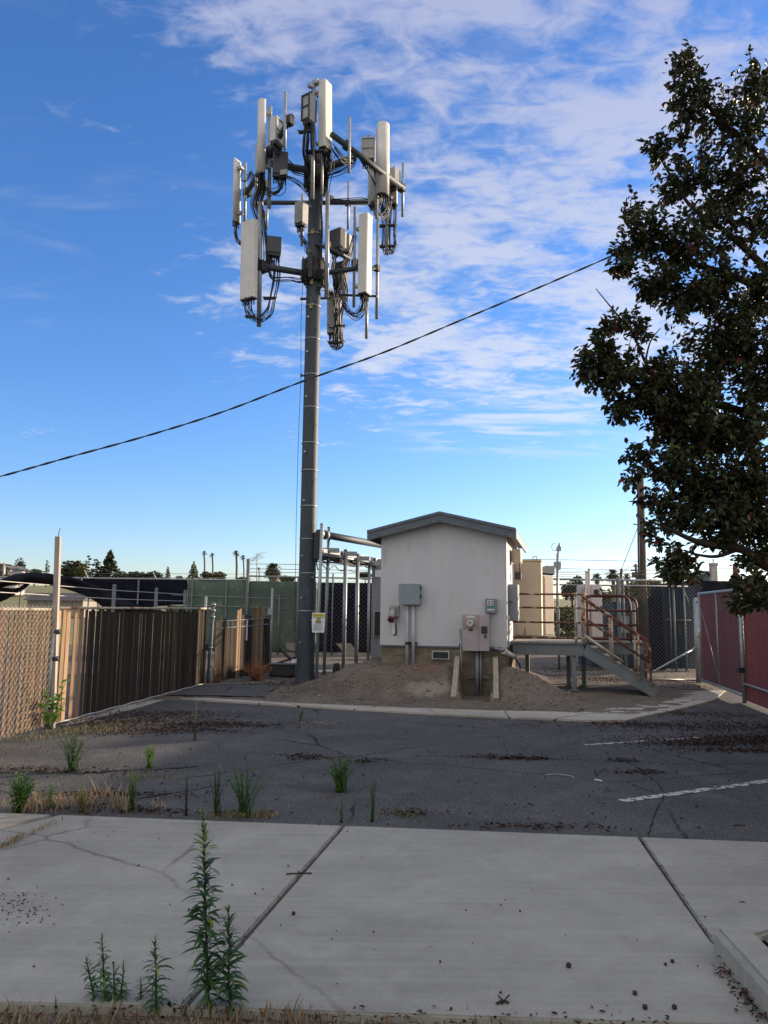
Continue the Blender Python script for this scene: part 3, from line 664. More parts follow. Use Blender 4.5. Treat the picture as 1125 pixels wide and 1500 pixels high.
# ------------------------------------------------------------------ cable bridge beside the tower
def cable_bridge():
    rt = thing('cable_bridge', 'grey steel cable bridge on thin posts running back from the tower foot', 'cable bridge', (-1.3, 18.2, 0))
    posts = [(471.5, 768, 463, 1002, 17.25), (482, 773, 474.5, 985, 18.2), (506.5, 806, 503, 990, 18.9), (524, 812, 521.5, 982, 19.8), (541, 817, 539, 972, 21.2), (459.5, 842, 458, 985, 18.6)]
    for i, (xa, ya, xb, yb, Y) in enumerate(posts):
        a, b = P(xa, ya, Y), P(xb, yb, Y); b.z = 0
        mb = MB(); r = .05 if i in (2, 3) else (.02 if i == 5 else .037); mb.bar(b, a, r, 10); mb.bar(a, a + Vector((0, 0, .02)), r * 1.15, 10); mb.build('post', M_galv if i < 4 else M_galv, rt)
    A, B = P(455, 812, 17.5), P(556, 827, 22.5)
    d = (B - A).normalized(); s = Vector((-d.y, d.x, 0)).normalized(); 
    mb = MB()
    for t in (-.22, .22): mb.bar(A + s * t, B + s * t, .03, 6)
    nb = 14
    for k in range(nb): c = A.lerp(B, (k + .5) / nb); mb.bar(c - s * .24, c + s * .24, .018, 6)
    mb.build('ladder_tray', M_galv, rt)
    mb = MB()
    for k in range(4):
        a, b = A.lerp(B, k / 4 + .02), A.lerp(B, (k + 1) / 4 - .02); c = (a + b) / 2 + Vector((0, 0, .12))
        mb.box(c, (b - a).length, .52, .03, X=d, Y=s); mb.box(c + s * .26 - Vector((0, 0, .04)), (b - a).length, .02, .10, X=d, Y=s); mb.box(c - s * .26 - Vector((0, 0, .04)), (b - a).length, .02, .10, X=d, Y=s)
    mb.build('ice_shield', M_gbox, rt)
    for (x, y, Y) in ((478, 806, 17.9), (505, 811, 18.9), (524, 818, 19.8), (541, 825, 21.2)):
        c = P(x, y, Y); mb = MB(); mb.box(c, .6, .06, .11, X=(1, .12, 0)); mb.build('crossbar', M_galv, rt)
    mb = MB()
    for k in range(9):
        o = s * (k / 8 - .5) * .38
        pts = [A + o + Vector((0, 0, .04))] + [A.lerp(B, t) + o + Vector((0, 0, -.05 - .10 * abs(math.sin(t * 9 + k)) * (k % 3 == 0))) for t in (.15, .3, .45, .6, .75, .9)] + [B + o]
        mb.tube(curve(pts, 4), .018, 5)
    mb.tube(curve([P(463, 812, 17.4), P(465, 832, 17.5), P(469, 834, 17.6), P(468, 820, 17.8)], 6), .014, 5)
    mb.tube(curve([P(470, 825, 17.8), P(480, 834, 18.2), P(490, 829, 18.5), P(498, 836, 18.8), P(508, 835, 19), P(522, 838, 19.8), P(540, 838, 21)], 6), .012, 5)
    mb.build('cables', M_black, rt)
    rt2 = thing('waveguide_pipe', 'thick dark pipe from the tower shaft across to the shelter eave', 'pipe', P(462, 782, 17.55))
    a, b = P(462, 781, 17.55), P(562, 799, 20.3)
    mb = MB(); mb.bar(a, b, .085, 14); mb.build('pipe', M_pole, rt2)
    mb = MB()
    for t in (.05, .12): c = a.lerp(b, t); mb.bar(c, c + (b - a).normalized() * .06, .11, 14)
    mb.build('coupling', M_galv, rt2)
cable_bridge()
def warning_sign():
    c = P(466.5, 912, 17.12); rt = thing('warning_sign', 'white sheet sign with yellow heading and yellow warning triangle wired to a thin post', 'sign', c)
    wd, hh = .29, .43
    X = Vector((.99, -.12, 0)).normalized(); Yn = Vector((-.12, -.99, 0)).normalized()
    mb = MB(); nseg = 8; rows = []
    for j in range(nseg + 1):
        t = j / nseg; ww = wd * (1 if t > .45 else .9 + .1 * t / .45)
        rows.append([c + X * ww * (i / 6 - .5) + Vector((0, 0, hh * (t - .5))) + Yn * (.012 * math.sin(i * .9 + t * 3) + .02 * (1 - t) ** 2) for i in range(7)])
    for r_, s_ in zip(rows, rows[1:]):
        for i in range(6): mb.f([r_[i], r_[i + 1], s_[i + 1], s_[i]])
        for i in range(6): mb.f([r_[i] - Yn * .003, s_[i] - Yn * .003, s_[i + 1] - Yn * .003, r_[i + 1] - Yn * .003])
    mb.build('sheet', M_signw, rt)
    q = c + Yn * .034
    def rect(x0, x1, z0, z1, m, nm, o=0):
        mb = MB(); mb.prism([q + Yn * o + X * a + Vector((0, 0, b)) for a, b in ((x0, z0), (x1, z0), (x1, z1), (x0, z1))], Yn * .002); return mb.build(nm, m, rt)
    rect(-.125, .125, .125, .195, M_signy, 'heading_band')
    def tri(sz, zc, o, m, nm):
        mb = MB(); mb.prism([q + Yn * o + X * a * sz + Vector((0, 0, zc + b * sz)) for a, b in ((-1, -.75), (1, -.75), (0, .98))], Yn * .002); return mb.build(nm, m, rt)
    t = tri(.072, .055, 0, M_signk, 'warning_triangle'); tri(.052, .053, .003, M_signy, 'triangle_fill')
    mb = MB()
    for sg in (-1, 1): mb.bar(q + Yn * .007 + X * .02 * sg + Vector((0, 0, .015)), q + Yn * .007 + Vector((0, 0, .075)), .005, 4)
    mb.bar(q + Yn * .007 + X * -.012 + Vector((0, 0, .035)), q + Yn * .007 + X * .012 + Vector((0, 0, .035)), .004, 4)
    mb.build('mast_symbol', M_signk, rt)
    mb = MB()
    for k in range(9):
        z = -.03 - k * .017; x1 = .11 - .05 * rnd.random()
        mb.prism([q + X * a + Vector((0, 0, b)) for a, b in ((-.115, z), (x1, z), (x1, z + .007), (-.115, z + .007))], Yn * .002)
    tag(mb.build('small_print', M_signt, rt))
    tx = bpy.data.curves.new('heading_text', 'FONT'); tx.body = 'INFORMATION'; tx.size = .036; tx.align_x = 'CENTER'; tx.align_y = 'CENTER'; tx.extrude = .0008
    tx.materials.append(M_signk); to = bpy.data.objects.new('heading_text', tx); COL.objects.link(to)
    me = bpy.data.meshes.new_from_object(to.evaluated_get(bpy.context.evaluated_depsgraph_get())); bpy.data.objects.remove(to)
    o = bpy.data.objects.new('heading_text', me); COL.objects.link(o)
    o.matrix_world = Matrix.Translation(q + Yn * .0035 + Vector((0, 0, .16))) @ Matrix((X, Vector((0, 0, 1)), Yn)).transposed().to_4x4()
    mw = o.matrix_world.copy(); o.parent = rt; o.matrix_parent_inverse = Matrix.Translation(-c)
warning_sign()

# ------------------------------------------------------------------ shelter
WB, EZ, AZ = .98, 3.27, 3.58         # wall base, eave, apex
def shelter():
    rt = thing('equipment_shelter', 'small pale stucco shelter with low gabled roof on a dirt mound', 'shelter', S(FW / 2, 0, 0))
    D = 3.4
    mb = MB(); mb.prism([S(0, 0, WB), S(FW, 0, WB), S(FW, 0, EZ), S(FW * .49, 0, AZ), S(0, 0, EZ)], fvv * D)
    mb.build('wall', M_stucco, rt)
    mb = MB(); mb.prism([S(.025, .02, -.1), S(FW - .025, .02, -.1), S(FW - .025, .02, WB - .005), S(.025, .02, WB - .005)], fvv * (D - .04)); fd = mb.build('foundation', M_found, rt)
    mb = MB(); mb.box(S(1.27, -.012, .80), .36, .05, .17, X=fu); mb.build('crawl_vent', M_pvc, rt)
    v = rt.children[-1]
    mb = MB(); mb.box(S(1.27, -.035, .80), .31, .02, .125, X=fu)
    for k in range(5): mb.box(S(1.27, -.047, .75 + k * .025), .30, .006, .006, X=fu)
    mb.build('vent_mesh', M_blk, v)
    # roof: two slopes with thickness, then fascia boards along the rake, trim above
    ov, ovr, fr, bk_ = .20, .21, -.20, D + .25
    sl = (AZ - EZ) / (FW * .49)
    uL, uR, uM = -ov - .05, FW + ovr, FW * .49
    zL, zR = AZ - sl * (uM - uL), AZ - sl * (uR - uM) * .97
    mb = MB(); tk = .05; up = .06
    mb.prism([S(uL, fr, zL + up), S(uM, fr, AZ + up), S(uR, fr, zR + up), S(uR, fr, zR + up + tk), S(uM, fr, AZ + up + tk), S(uL, fr, zL + up + tk)], fvv * (bk_ - fr))
    roof = mb.build('roof', M_roofing, rt)
    mb = MB()
    for (ua, za, ub, zb) in ((uL, zL, uM, AZ), (uM, AZ, uR, zR)):
        mb.prism([S(ua, fr - .028, za - .09), S(ub, fr - .028, zb - .09), S(ub, fr - .028, zb + up + tk - .03), S(ua, fr - .028, za + up + tk - .03)], fvv * .027)
        mb.prism([S(ua, fr - .05, za + up + tk - .045), S(ub, fr - .05, zb + up + tk - .045), S(ub, fr - .05, zb + up + tk + .012), S(ua, fr - .05, za + up + tk + .012)], fvv * .05)
    for (u_, z_) in ((uL + .01, zL), (uR - .01, zR)):
        mb.box(S(u_, (fr + bk_) / 2, z_ + .005), .03, bk_ - fr, .17, X=fu)
    mb.build('fascia', M_fascia, roof)
    mb = MB()
    for u_ in (.0, .45, .9, 1.1, 1.28, 1.45, 1.9, 2.3, 2.6):
        z_ = AZ - sl * abs(u_ - uM); mb.bar(S(u_, fr - .036, z_ - .06), S(u_, fr - .03, z_ - .06), .012, 8)
    mb.build('fascia_bolts', M_dark, roof)
    mb = MB()
    for k in range(26):
        v_ = fr + .05 + k * (bk_ - fr - .1) / 25
        mb.box(S(FW + ovr / 2 + .0, v_, zR + .045), ovr - .03, .10, .02, X=fu)
        mb.box(S(-ov / 2 - .02, v_, zL + .05), ov - .02, .10, .02, X=fu)
    mb.build('soffit', M_soffit, roof)
    mb = MB(); mb.box(S(FW / 2, -.006, WB - .015), FW + .01, .03, .03, X=fu); mb.build('drip_edge', M_fascia, rt)
shelter()
def W(px, py, off=0.0):               # point on the shelter's front plane seen at a photo pixel
    d = ray(px, py); n = fvv; t = (S(0, -off, 0) - EYE).dot(n) / d.dot(n); return EYE + d * t
nF = -fvv
def fbox(mb, x0, y0, x1, y1, dep, gap=0.0, bev=.008, mi=0):   # box on the front wall between two photo pixels
    a, b = W(x0, y0), W(x1, y1); c = (a + b) / 2; wd = abs((b - a).dot(fu)); hh = abs(a.z - b.z)
    mb.box(c + nF * (gap + dep / 2), wd, dep, hh, X=fu, bev=bev); return c, wd, hh
def wall_boxes():
    c = W(602, 870); rt = thing('junction_box', 'large blue grey square junction box on the shelter wall above two conduits', 'junction box', c)
    mb = MB(); fbox(mb, 588, 856, 617, 886, .16); mb.build('enclosure', M_ebox, rt)
    mb = MB(); cc, wd, hh = fbox(mb, 587, 855.5, 617, 886, .018, .162, .005); mb.build('cover', M_ebox, rt)
    mb = MB()
    for y in (862, 874): mb.box(W(618.3, y) + nF * .15, .03, .05, .06, X=fu)
    mb.build('latch', M_dark, rt)
    for x, ys in ((597.5, 942), (606.5, None)):
        a, b = W(x, 887), W(x, 975.5)
        mb = MB(); mb.bar(a + nF * .07, b + nF * .07, .034, 12)
        o = mb.build('conduit', M_pvc, rt)
        if ys:
            q = W(x, ys); mb = MB(); mb.bar(q + nF * .07 - Vector((0, 0, .03)), q + nF * .07 + Vector((0, 0, .03)), .043, 12); mb.box(q + nF * .045 + fu * .09, .22, .03, .06, X=fu); mb.build('conduit_strap', M_dark, o)
    # receptacle
    c = W(578, 898); rt = thing('power_inlet', 'grey power inlet with dark red cap and hanging white lead on the shelter wall', 'power socket', c)
    mb = MB(); fbox(mb, 571.5, 886.5, 585, 903.5, .08); mb.build('back_box', M_radio, rt)
    a, b = W(577.5, 893), W(576.5, 905)
    mb = MB(); mb.bar(a + nF * .09, b + nF * .22, .062, 14); mb.bar(a + nF * .085, a + nF * .12 - Vector((0, 0, .02)), .082, 14); mb.build('socket_barrel', M_radio, rt)
    mb = MB(); mb.bar(b + nF * .20, b + nF * .26 - Vector((0, 0, .05)), .07, 6); mb.box(b + nF * .12 + fu * .09, .07, .05, .05, X=(1, 0, .6)); mb.build('socket_cap', M_red, rt)
    mb = MB(); mb.box(W(577.5, 920) + nF * .05, .055, .05, .26, X=fu, bev=.012); mb.bar(W(578, 907) + nF * .06, W(577.5, 912) + nF * .05, .03, 8); mb.build('lead_weight', M_pvcw, rt)
    mb = MB(); mb.tube(curve([W(579, 910) + nF * .03, W(581, 922) + nF * .03, W(580, 929) + nF * .03, W(577.5, 930) + nF * .03], 5), .012, 6); mb.build('lead', M_dark, rt)
    # meter cabinet
    c = W(707, 926); rt = thing('meter_cabinet', 'faded mauve meter cabinet with round glass electric meter on the shelter wall', 'meter cabinet', c)
    mb = MB(); fbox(mb, 679.5, 900, 718, 953, .22, .01); mb.build('enclosure', M_meter, rt)
    mb = MB(); fbox(mb, 680, 901, 703, 921, .012, .231, .003); mb.build('meter_panel', M_meterp, rt)
    mb = MB(); fbox(mb, 680, 921.6, 703, 953, .012, .231, .003); mb.build('lower_door', M_meter, rt)
    mb = MB(); fbox(mb, 703.8, 901, 718, 953, .016, .231, .003); bd = mb.build('breaker_door', M_meter, rt)
    mb = MB(); fbox(mb, 707, 917, 715.5, 927.5, .03, .247, .004); mb.build('breaker_window', M_blk, bd)
    q = W(713, 931) + nF * .25; mb = MB(); mb.bar(q, q + nF * .03, .02, 10); mb.box(q + nF * .03 - Vector((0, 0, .015)), .035, .015, .05, X=fu); mb.build('padlock', M_dark, bd)
    q = W(691.3, 912.5) + nF * .24
    mb = MB(); mb.bar(q, q + nF * .04, .085, 24); m_ = mb.build('meter_ring', M_galv, rt)
    mb = MB(); mb.bar(q + nF * .04, q + nF * .11, .068, 24, r2=.06); mb.build('meter_glass', M_glass, m_)
    mb = MB(); mb.box(q + nF * .113 + Vector((0, 0, .02)), .055, .004, .02, X=fu); mb.box(q + nF * .113 + Vector((0, 0, -.015)), .06, .004, .008, X=fu); mb.build('meter_display', M_blk, m_)
    mb = MB(); mb.prism([q + fu * a + Vector((0, 0, b)) for a, b in ((-.10, .105), (.10, .105), (.07, .14), (-.06, .145))], nF * .006); mb.build('faded_sticker', M_pvcw, rt)
    mb = MB(); fbox(mb, 689, 921, 694.5, 923.5, .01, .25, .002); mb.build('nameplate', M_blk, rt)
    for x, r in ((700, .035), (705, .016), (698.3, .012)):
        a, b = W(x, 953.5), W(x, 1019); mb = MB(); mb.bar(a + nF * .10, Vector((b.x, b.y, .0)) + nF * .10, r, 10); mb.build('conduit', M_gbox, rt)
    mb = MB(); q = W(701, 995) + nF * .085; mb.box(q, .38, .03, .03, X=fu); mb.build('conduit_strap', M_dark, rt)
    mb = MB(); mb.bar(W(692, 954) + nF * .1, W(692, 957) + nF * .1, .02, 8); mb.build('drain_plug', M_galv, rt)
    # bent conduit to the right
    rt = thing('drain_pipe', 'white plastic pipe stub sloping down past the right corner of the shelter footing', 'pipe', W(737, 955))
    a, b = W(720, 948) + nF * .05, W(738, 953) + nF * .06; c2 = P(752, 962, 15.75)
    mb = MB(); mb.bar(a, b, .03, 8); mb.build('grey_arm', M_gbox, rt)
    mb = MB(); mb.bar(b, c2, .055, 14); mb.bar(b, b.lerp(c2, .15), .066, 14); mb.build('sleeve', M_pvcw, rt)
    mb = MB(); mb.tube(curve([c2, P(757, 968, 15.8), P(762, 976, 15.85), P(760, 985, 15.8), P(755, 992, 15.6)], 5), .014, 6); mb.build('cable_tail', M_black, rt)
    # alarm box
    c = W(720.5, 886); rt = thing('alarm_box', 'small grey box with teal and white labels above the meter cabinet', 'control box', c)
    mb = MB(); fbox(mb, 711.5, 877, 728, 898, .14, 0, .01); mb.build('enclosure', M_gbox, rt)
    for x0, y0, x1, y1, m, nm in ((714.8, 879.5, 723.8, 887, M_pvcw, 'label'), (715, 887.4, 725, 891.6, M_teal, 'label'), (714.8, 892, 724.8, 894.2, M_pvcw, 'label')):
        mb = MB(); fbox(mb, x0, y0, x1, y1, .004, .141, 0); mb.build(nm, m, rt)
    mb = MB()
    for x in (717.3, 721.7):
        for y in (881.8, 884.8): fbox(mb, x - 1.3, y - .8, x + 1.3, y + .8, .006, .143, 0)
    mb.build('button', M_blk, rt)
    # rod leaning in the pit
    rt = thing('metal_rod', 'thin steel rod leaning on the shelter wall left of the meter cabinet', 'rod', W(677, 1005))
    mb = MB(); mb.bar(W(674.5, 921) + nF * .03, W(679, 1003) + nF * .25, .014, 8); mb.build('shaft', M_galv, rt)
    mb = MB(); q = W(674.5, 945) + nF * .06; mb.bar(q - fu * .01 - Vector((0, 0, .02)), q + Vector((0, 0, .02)), .022, 8); mb.build('collar', M_dark, rt)
    # grey disconnect on side wall
    c = S(FW + .15, .35, 1.9); rt = thing('disconnect_panel', 'tall grey steel electrical panel projecting from the right wall of the shelter', 'electrical panel', c)
    a, b = P(741, 855.5, 15.75), P(758, 910, 15.75)
    mb = MB(); cc = (a + b) / 2; hh = a.z - b.z; mb.box(cc + fvv * .3, .25, .5, hh, X=fu, bev=.01); mb.build('enclosure', M_gbox, rt)
    mb = MB(); mb.box(cc - fvv * -.045, .235, .01, hh - .03, X=fu); mb.build('cover', M_gbox, rt)
    mb = MB(); mb.box(cc + fvv * .02 + fu * -.02 + Vector((0, 0, .02)), .05, .05, .02, X=fu); mb.build('handle', M_dark, rt)
    mb = MB(); q = P(743.5, 904.5, 15.7); mb.box(q, .075, .06, .085, X=fu, bev=.006); mb.build('white_cover', M_pvcw, rt)
    mb = MB(); mb.box(P(744.5, 922, 15.7), .07, .07, .2, X=fu, bev=.005); mb.bar(P(746, 912, 15.7), P(745.5, 916, 15.7), .04, 8); mb.bar(P(745, 930, 15.7), P(744.5, 950, 15.75), .02, 8); mb.build('conduit', M_pvc, rt)
    # tan hood on side wall
    rt = thing('wall_hood', 'tan vent hood high on the sunlit right wall of the shelter', 'vent hood', S(FW + .1, 1.2, 2.8))
    c = S(FW + .13, 1.3, 2.88); mb = MB(); mb.box(c, .2, .5, .3, X=fu, bev=.03); mb.build('hood', M_tan, rt)
    mb = MB(); mb.box(c + Vector((0, 0, -.42)) + fu * .02, .14, .12, .16, X=fu, bev=.01); mb.bar(c + fu * .06, c + Vector((0, 0, -.4)) + fu * .06, .015, 6); mb.build('flood_lamp', M_dark, rt)
    for i, (u_, lab) in enumerate(((1.61, 'grey weathered plank on edge, left side of the pit below the meter cabinet'), (2.37, 'grey weathered plank on edge, right side of the pit below the meter cabinet'))):
        a, b = S(u_ - .0, -.02, .80), S(u_ + .15, -1.62, .17)
        rt = thing('retaining_plank', lab, 'plank', b, 'planks holding back the mound')
        d = (a - b).normalized(); X = Vector((d.y, -d.x, 0)).normalized()
        mb = MB(); mb.box((a + b) / 2 - Vector((0, 0, .16)), .10, (a - b).length, .34, X=X, Y=d, Z=X.cross(d), bev=.006); mb.build('board', M_plank, rt)
        mb = MB(); q = b + d * .06; mb.box(Vector((q.x, q.y, .05)) + X * (.07 if i == 0 else -.07), .05, .05, .35, X=X); mb.build('stake', M_plank, rt)
wall_boxes()

# ------------------------------------------------------------------ platform, stairs, rails
def platform():
    rt = thing('access_platform', 'grey steel platform and stair with rusty pipe railings right of the shelter', 'stair platform', S(FW + .9, .9, 0))
    v0 = .75; u0 = FW + .06; u1 = u0 + 1.42; zt = 1.06; v1 = 2.75
    mb = MB(); mb.box(S((u0 + u1) / 2, (v0 + v1) / 2, zt + .015), u1 - u0, v1 - v0 - .02, .03, X=fu); mb.box(S((u1 + u1 + 1.35) / 2, (v0 + 1.15 + v1) / 2, zt + .013), 1.35, v1 - v0 - 1.15, .028, X=fu); mb.build('deck', M_decke, rt)
    mb = MB()
    def ibeam(a, b, h, fl=.1):
        d = (b - a).normalized(); n = Vector((-d.y, d.x, 0)).normalized(); c = (a + b) / 2; l = (b - a).length
        mb.box(c, l, .02, h - .03, X=d, Y=n, Z=d.cross(n)); 
        for sg in (-1, 1): mb.box(c + d.cross(n) * sg * (h / 2 - .007), l, fl, .014, X=d, Y=n, Z=d.cross(n))
    ibeam(S(u0, v0, zt - .125), S(u1, v0, zt - .125), .24); ibeam(S(u0, v1, zt - .125), S(u1 + 1.35, v1, zt - .125), .24); ibeam(S(u1, v0 + .05, zt - .125), S(u1, v1, zt - .125), .24); ibeam(S(u0 + .05, v0 + .05, zt - .125), S(u0 + .05, v1, zt - .125), .24); ibeam(S(u1, v0 + 1.15, zt - .125), S(u1 + 1.35, v0 + 1.15, zt - .125), .24)
    mb.build('edge_beam', M_deck, rt)
    for u, v in ((u1 - .19, v0 + .05), (u1 - .19, v1 - .1), (u1 + .02, v0 + 1.2), (u1 + 1.25, v0 + 1.2), (u1 + 1.25, v1 - .1), (u0 + .2, v1 - .1), (u1 - .3, v0 + 1.2)):
        mb = MB(); mb.box(S(u, v, zt / 2 - .13), .09, .11, zt - .24, X=fu, bev=.004); mb.box(S(u, v, .12), .2, .2, .02, X=fu); mb.build('leg', M_deck, rt)
    # stair
    us, ue = u1 + .02, u1 + 1.40; sw = .85; zb = .10
    for v in (v0 + .0, v0 + sw):
        a, b = S(us, v, zt - .12), S(ue, v, zb + .02)
        d = (b - a).normalized(); n = fvv; k = d.cross(n).normalized()
        mb = MB(); c = (a + b) / 2; mb.box(c, (b - a).length, .02, .24, X=d, Y=n, Z=-k)
        for sg in (-1, 1): mb.box(c + k * sg * .113, (b - a).length, .07, .014, X=d, Y=n, Z=-k)
        mb.build('stringer', M_deck, rt)
    for i in range(6):
        t = (i + .7) / 6.2; p = S(us + (ue - us) * t, v0 + sw / 2, zt + .02 - (zt - zb) * t)
        mb = MB(); mb.box(p, .24, sw - .03, .03, X=fu); mb.box(p - fu * -.11 - Vector((0, 0, .03)), .02, sw - .03, .05, X=fu); mb.build('tread', M_decke, rt)
    # handrails of the stair (rusty), both sides
    for v, nm in ((v0 - .04, 0), (v0 + sw + .04, 1)):
        mb = MB()
        def st(u, dz): t = (u - us) / (ue - us); return S(u, v, zt - .05 - (zt - zb) * t + dz)
        e = ue - .12
        for dz, m_ in ((.98, 0), (.58, 0)):
            if dz > .9: mb.tube(curve([st(us - .02, dz), st(us + .5, dz), st(e - .25, dz), st(e - .06, dz - .005), st(e - .005, dz - .10), st(e, dz - .35), st(e, .12)], 5), .026, 8)
            else: mb.bar(st(us - .02, dz), st(e, dz), .024, 8)
        mb.build('handrail', M_rust, rt)
        mb = MB(); mb.bar(st(us, .22), st(us + .75, .22), .024, 8)
        for u in (us + .55, us + 1.05): mb.bar(st(u, .08), st(u, .97), .022, 8)
        mb.build('handrail_post', M_rustp, rt)
    # deck front railing
    for dz, m in ((1.0, M_rust), (.72, M_rust), (.42, M_rust), (.10, M_rust)):
        mb = MB(); mb.tube([S(u0 + (.0 if dz < .5 else .12), v0 + .02, zt + dz), S((u0 + u1) / 2, v0 + .02, zt + dz - .004), S(u1, v0 + .02, zt + dz)], .02, 8); mb.build('rail', m, rt)
    for u in (u1 - .14, u1 - .01, u1 + .03):
        mb = MB(); mb.bar(S(u, v0 + .02, zt), S(u, v0 + .02, zt + 1.02), .026, 8)
        for dz in (1.0, .72, .42, .10): mb.bar(S(u, v0 + .02, zt + dz - .03), S(u, v0 + .02, zt + dz + .03), .036, 8)
        mb.build('rail_post', M_rustp, rt)
    # maroon guard loops behind the stair
    for v, ua, ub in ((v0 + 1.17, u1 + .12, u1 + 1.02), (v1 - .05, u1 + .05, u1 + 1.22)):
        mb = MB(); z = lambda q: zt + q
        mb.tube(curve([S(ua, v, z(.0)), S(ua, v, z(.5)), S(ua, v, z(.86)), S(ua + .03, v, z(.96)), S(ua + .12, v, z(1.0)), S((ua + ub) / 2, v, z(1.0)), S(ub - .2, v, z(1.0)), S(ub - .06, v, z(.95)), S(ub, v, z(.80)), S(ub, v, z(.4)), S(ub, v, z(0))], 6), .026, 8)
        for q in (.68, .36, .06): mb.bar(S(ua, v, z(q)), S(ub, v, z(q)), .024, 8)
        mb.build('guard_rail', M_maroon, rt)
    mb = MB(); mb.box(S(u0 + .25, v0 + .05, zt + .2), .02, .02, .22, X=fu); mb.build('toe_stub', M_dark, rt)
platform()

# ------------------------------------------------------------------ cabinets behind
def cabinets():
    def cab(name, lab, cat, x0, y0, x1, y1, Y, dep, m, ang=None, extra=None):
        a, b = P(x0, y0, Y), P(x1, y1, Y); X = fu if ang is None else Vector((math.cos(R_(ang)), math.sin(R_(ang)), 0)); n = Vector((-X.y, X.x, 0))
        rt = thing(name, lab, cat, Vector((a.x, a.y, b.z)))
        wd = abs(b.x - a.x) / max(.2, X.x); hh = a.z - b.z; c = (a + b) / 2 + n * dep / 2
        c = Vector(((a.x + b.x) / 2, Y, (a.z + b.z) / 2)) + n * dep / 2
        mb = MB(); mb.box(c, wd, dep, hh, X=X, bev=.012); mb.build('enclosure', m, rt)
        return rt, c, wd, hh, X, n
    rt, c, wd, hh, X, n = cab('equipment_cabinet', 'tall tan equipment cabinet standing on the platform beside the shelter', 'cabinet', 749, 822, 793, 932, 17.6, .8, M_tan)
    f = c - n * .4
    mb = MB(); mb.box(f - n * .008, wd - .06, .014, hh - .05, X=X, bev=.003); d = mb.build('door', M_tan, rt)
    mb = MB(); mb.bar(f - n * .016 - X * .2 + Vector((0, 0, .62)), f - n * .03 - X * .2 + Vector((0, 0, .62)), .015, 8); mb.build('lock', M_dark, d)
    mb = MB(); mb.box(c + Vector((0, 0, hh / 2 + .02)), wd + .03, .84, .04, X=X, bev=.008); mb.build('lid', M_tan, rt)
    for s_ in (-.18, .2):
        mb = MB(); q = c + X * s_ + Vector((0, 0, hh / 2 + .04)) - n * .3
        mb.tube([q - X * .04, q - X * .04 + Vector((0, 0, .08)), q + X * .04 + Vector((0, 0, .08)), q + X * .04], .012, 6); mb.build('lifting_eye', M_galv, rt)
    rt, c, wd, hh, X, n = cab('battery_cabinet', 'lower tan cabinet to the right of the tall tan cabinet', 'cabinet', 795, 843, 813.5, 932, 18.6, .5, M_tan2, 38)
    mb = MB(); mb.box(c - n * .255, wd - .05, .014, hh - .08, X=X, bev=.003); mb.build('door', M_tan2, rt)
    mb = MB()
    for k in range(4): mb.box(c + X * (wd / 2 + .02) + Vector((0, 0, hh * (.3 - k * .2))), .04, .1, .05, X=X)
    mb.build('hinge', M_dark, rt)
    rt, c, wd, hh, X, n = cab('rear_shelter', 'grey metal equipment hut half hidden behind the left edge of the shelter', 'equipment hut', 545, 824, 600, 968, 21.5, 2.0, M_gbox, 0)
    mb = MB(); a, b = P(548.5, 896, 21.46), P(558, 931, 21.46); mb.box(((a.x + b.x) / 2, 21.46, (a.z + b.z) / 2), b.x - a.x + .06, .05, a.z - b.z + .06, bev=.005); o = mb.build('vent', M_radio, rt)
    mb = MB(); mb.box(((a.x + b.x) / 2 + .01, 21.43, (a.z + b.z) / 2), b.x - a.x, .03, a.z - b.z)
    for k in range(12): mb.box(((a.x + b.x) / 2 + .01, 21.41, b.z + (a.z - b.z) * (k + .5) / 12), b.x - a.x, .012, .008)
    mb.build('louvre', M_blk, o)
    mb = MB(); mb.box(P(553.5, 840, 21.47), .16, .02, .2); mb.build('label_plate', M_signw, rt)
    mb = MB(); mb.box(c + Vector((0, 0, hh / 2 + .05)), wd + .12, 2.12, .1, bev=.03); mb.build('roof', M_gbox, rt)
    rt, c, wd, hh, X, n = cab('transfer_cabinet', 'off white cabinet with black hinges behind the maroon guard rails', 'cabinet', 866, 856, 883.5, 945, 19.6, .5, M_cab, 0)
    mb = MB()
    for z in (.42, .12, -.18, -.4): mb.box(c - n * .26 + X * (wd / 2 - .03) + Vector((0, 0, hh * z)), .05, .03, .06)
    mb.build('hinge', M_dark, rt)
    mb = MB(); mb.bar(c - n * .26 + Vector((-.02, 0, hh * .38)), c - n * .33 + Vector((-.02, 0, hh * .38)), .06, 10); mb.box(c - n * .265 + Vector((.01, 0, hh * .33)), .14, .02, .06); mb.build('socket', M_dark, rt)
    mb = MB(); mb.box(c - n * .255, wd - .04, .014, hh - .04); mb.build('door', M_cab, rt)
    rt, c, wd, hh, X, n = cab('fuse_cabinet', 'narrow cream ribbed cabinet left of the off white cabinet', 'cabinet', 850, 857, 858.5, 938, 20.0, .4, M_cab, 0)
    mb = MB()
    for k in range(5): mb.bar(c - n * .21 + X * wd * (k / 4 - .5) * .9 + Vector((0, 0, hh * .45)), c - n * .21 + X * wd * (k / 4 - .5) * .9 - Vector((0, 0, hh * .45)), .012, 6)
    mb.build('ribs', M_tan2, rt)
    rt = thing('vent_pipes', 'pair of pale upright conduit pipes strapped beside the off white cabinet', 'pipe', P(861, 935, 19.7))
    for x, y in ((859, 838), (863, 834.5)):
        mb = MB(); a = P(x, y, 19.7); b = P(x - .5, 935, 19.7); mb.bar(b, a, .033, 10); mb.bar(a, a + Vector((0, 0, .03)), .04, 10); mb.build('pipe', M_cab, rt)
    mb = MB(); mb.box(P(862, 860, 19.72), .22, .05, .04); mb.build('strap', M_galv, rt)
    rt = thing('flood_light', 'grey floodlight on a slim pole above the tan cabinets', 'floodlight', P(816, 935, 19.0))
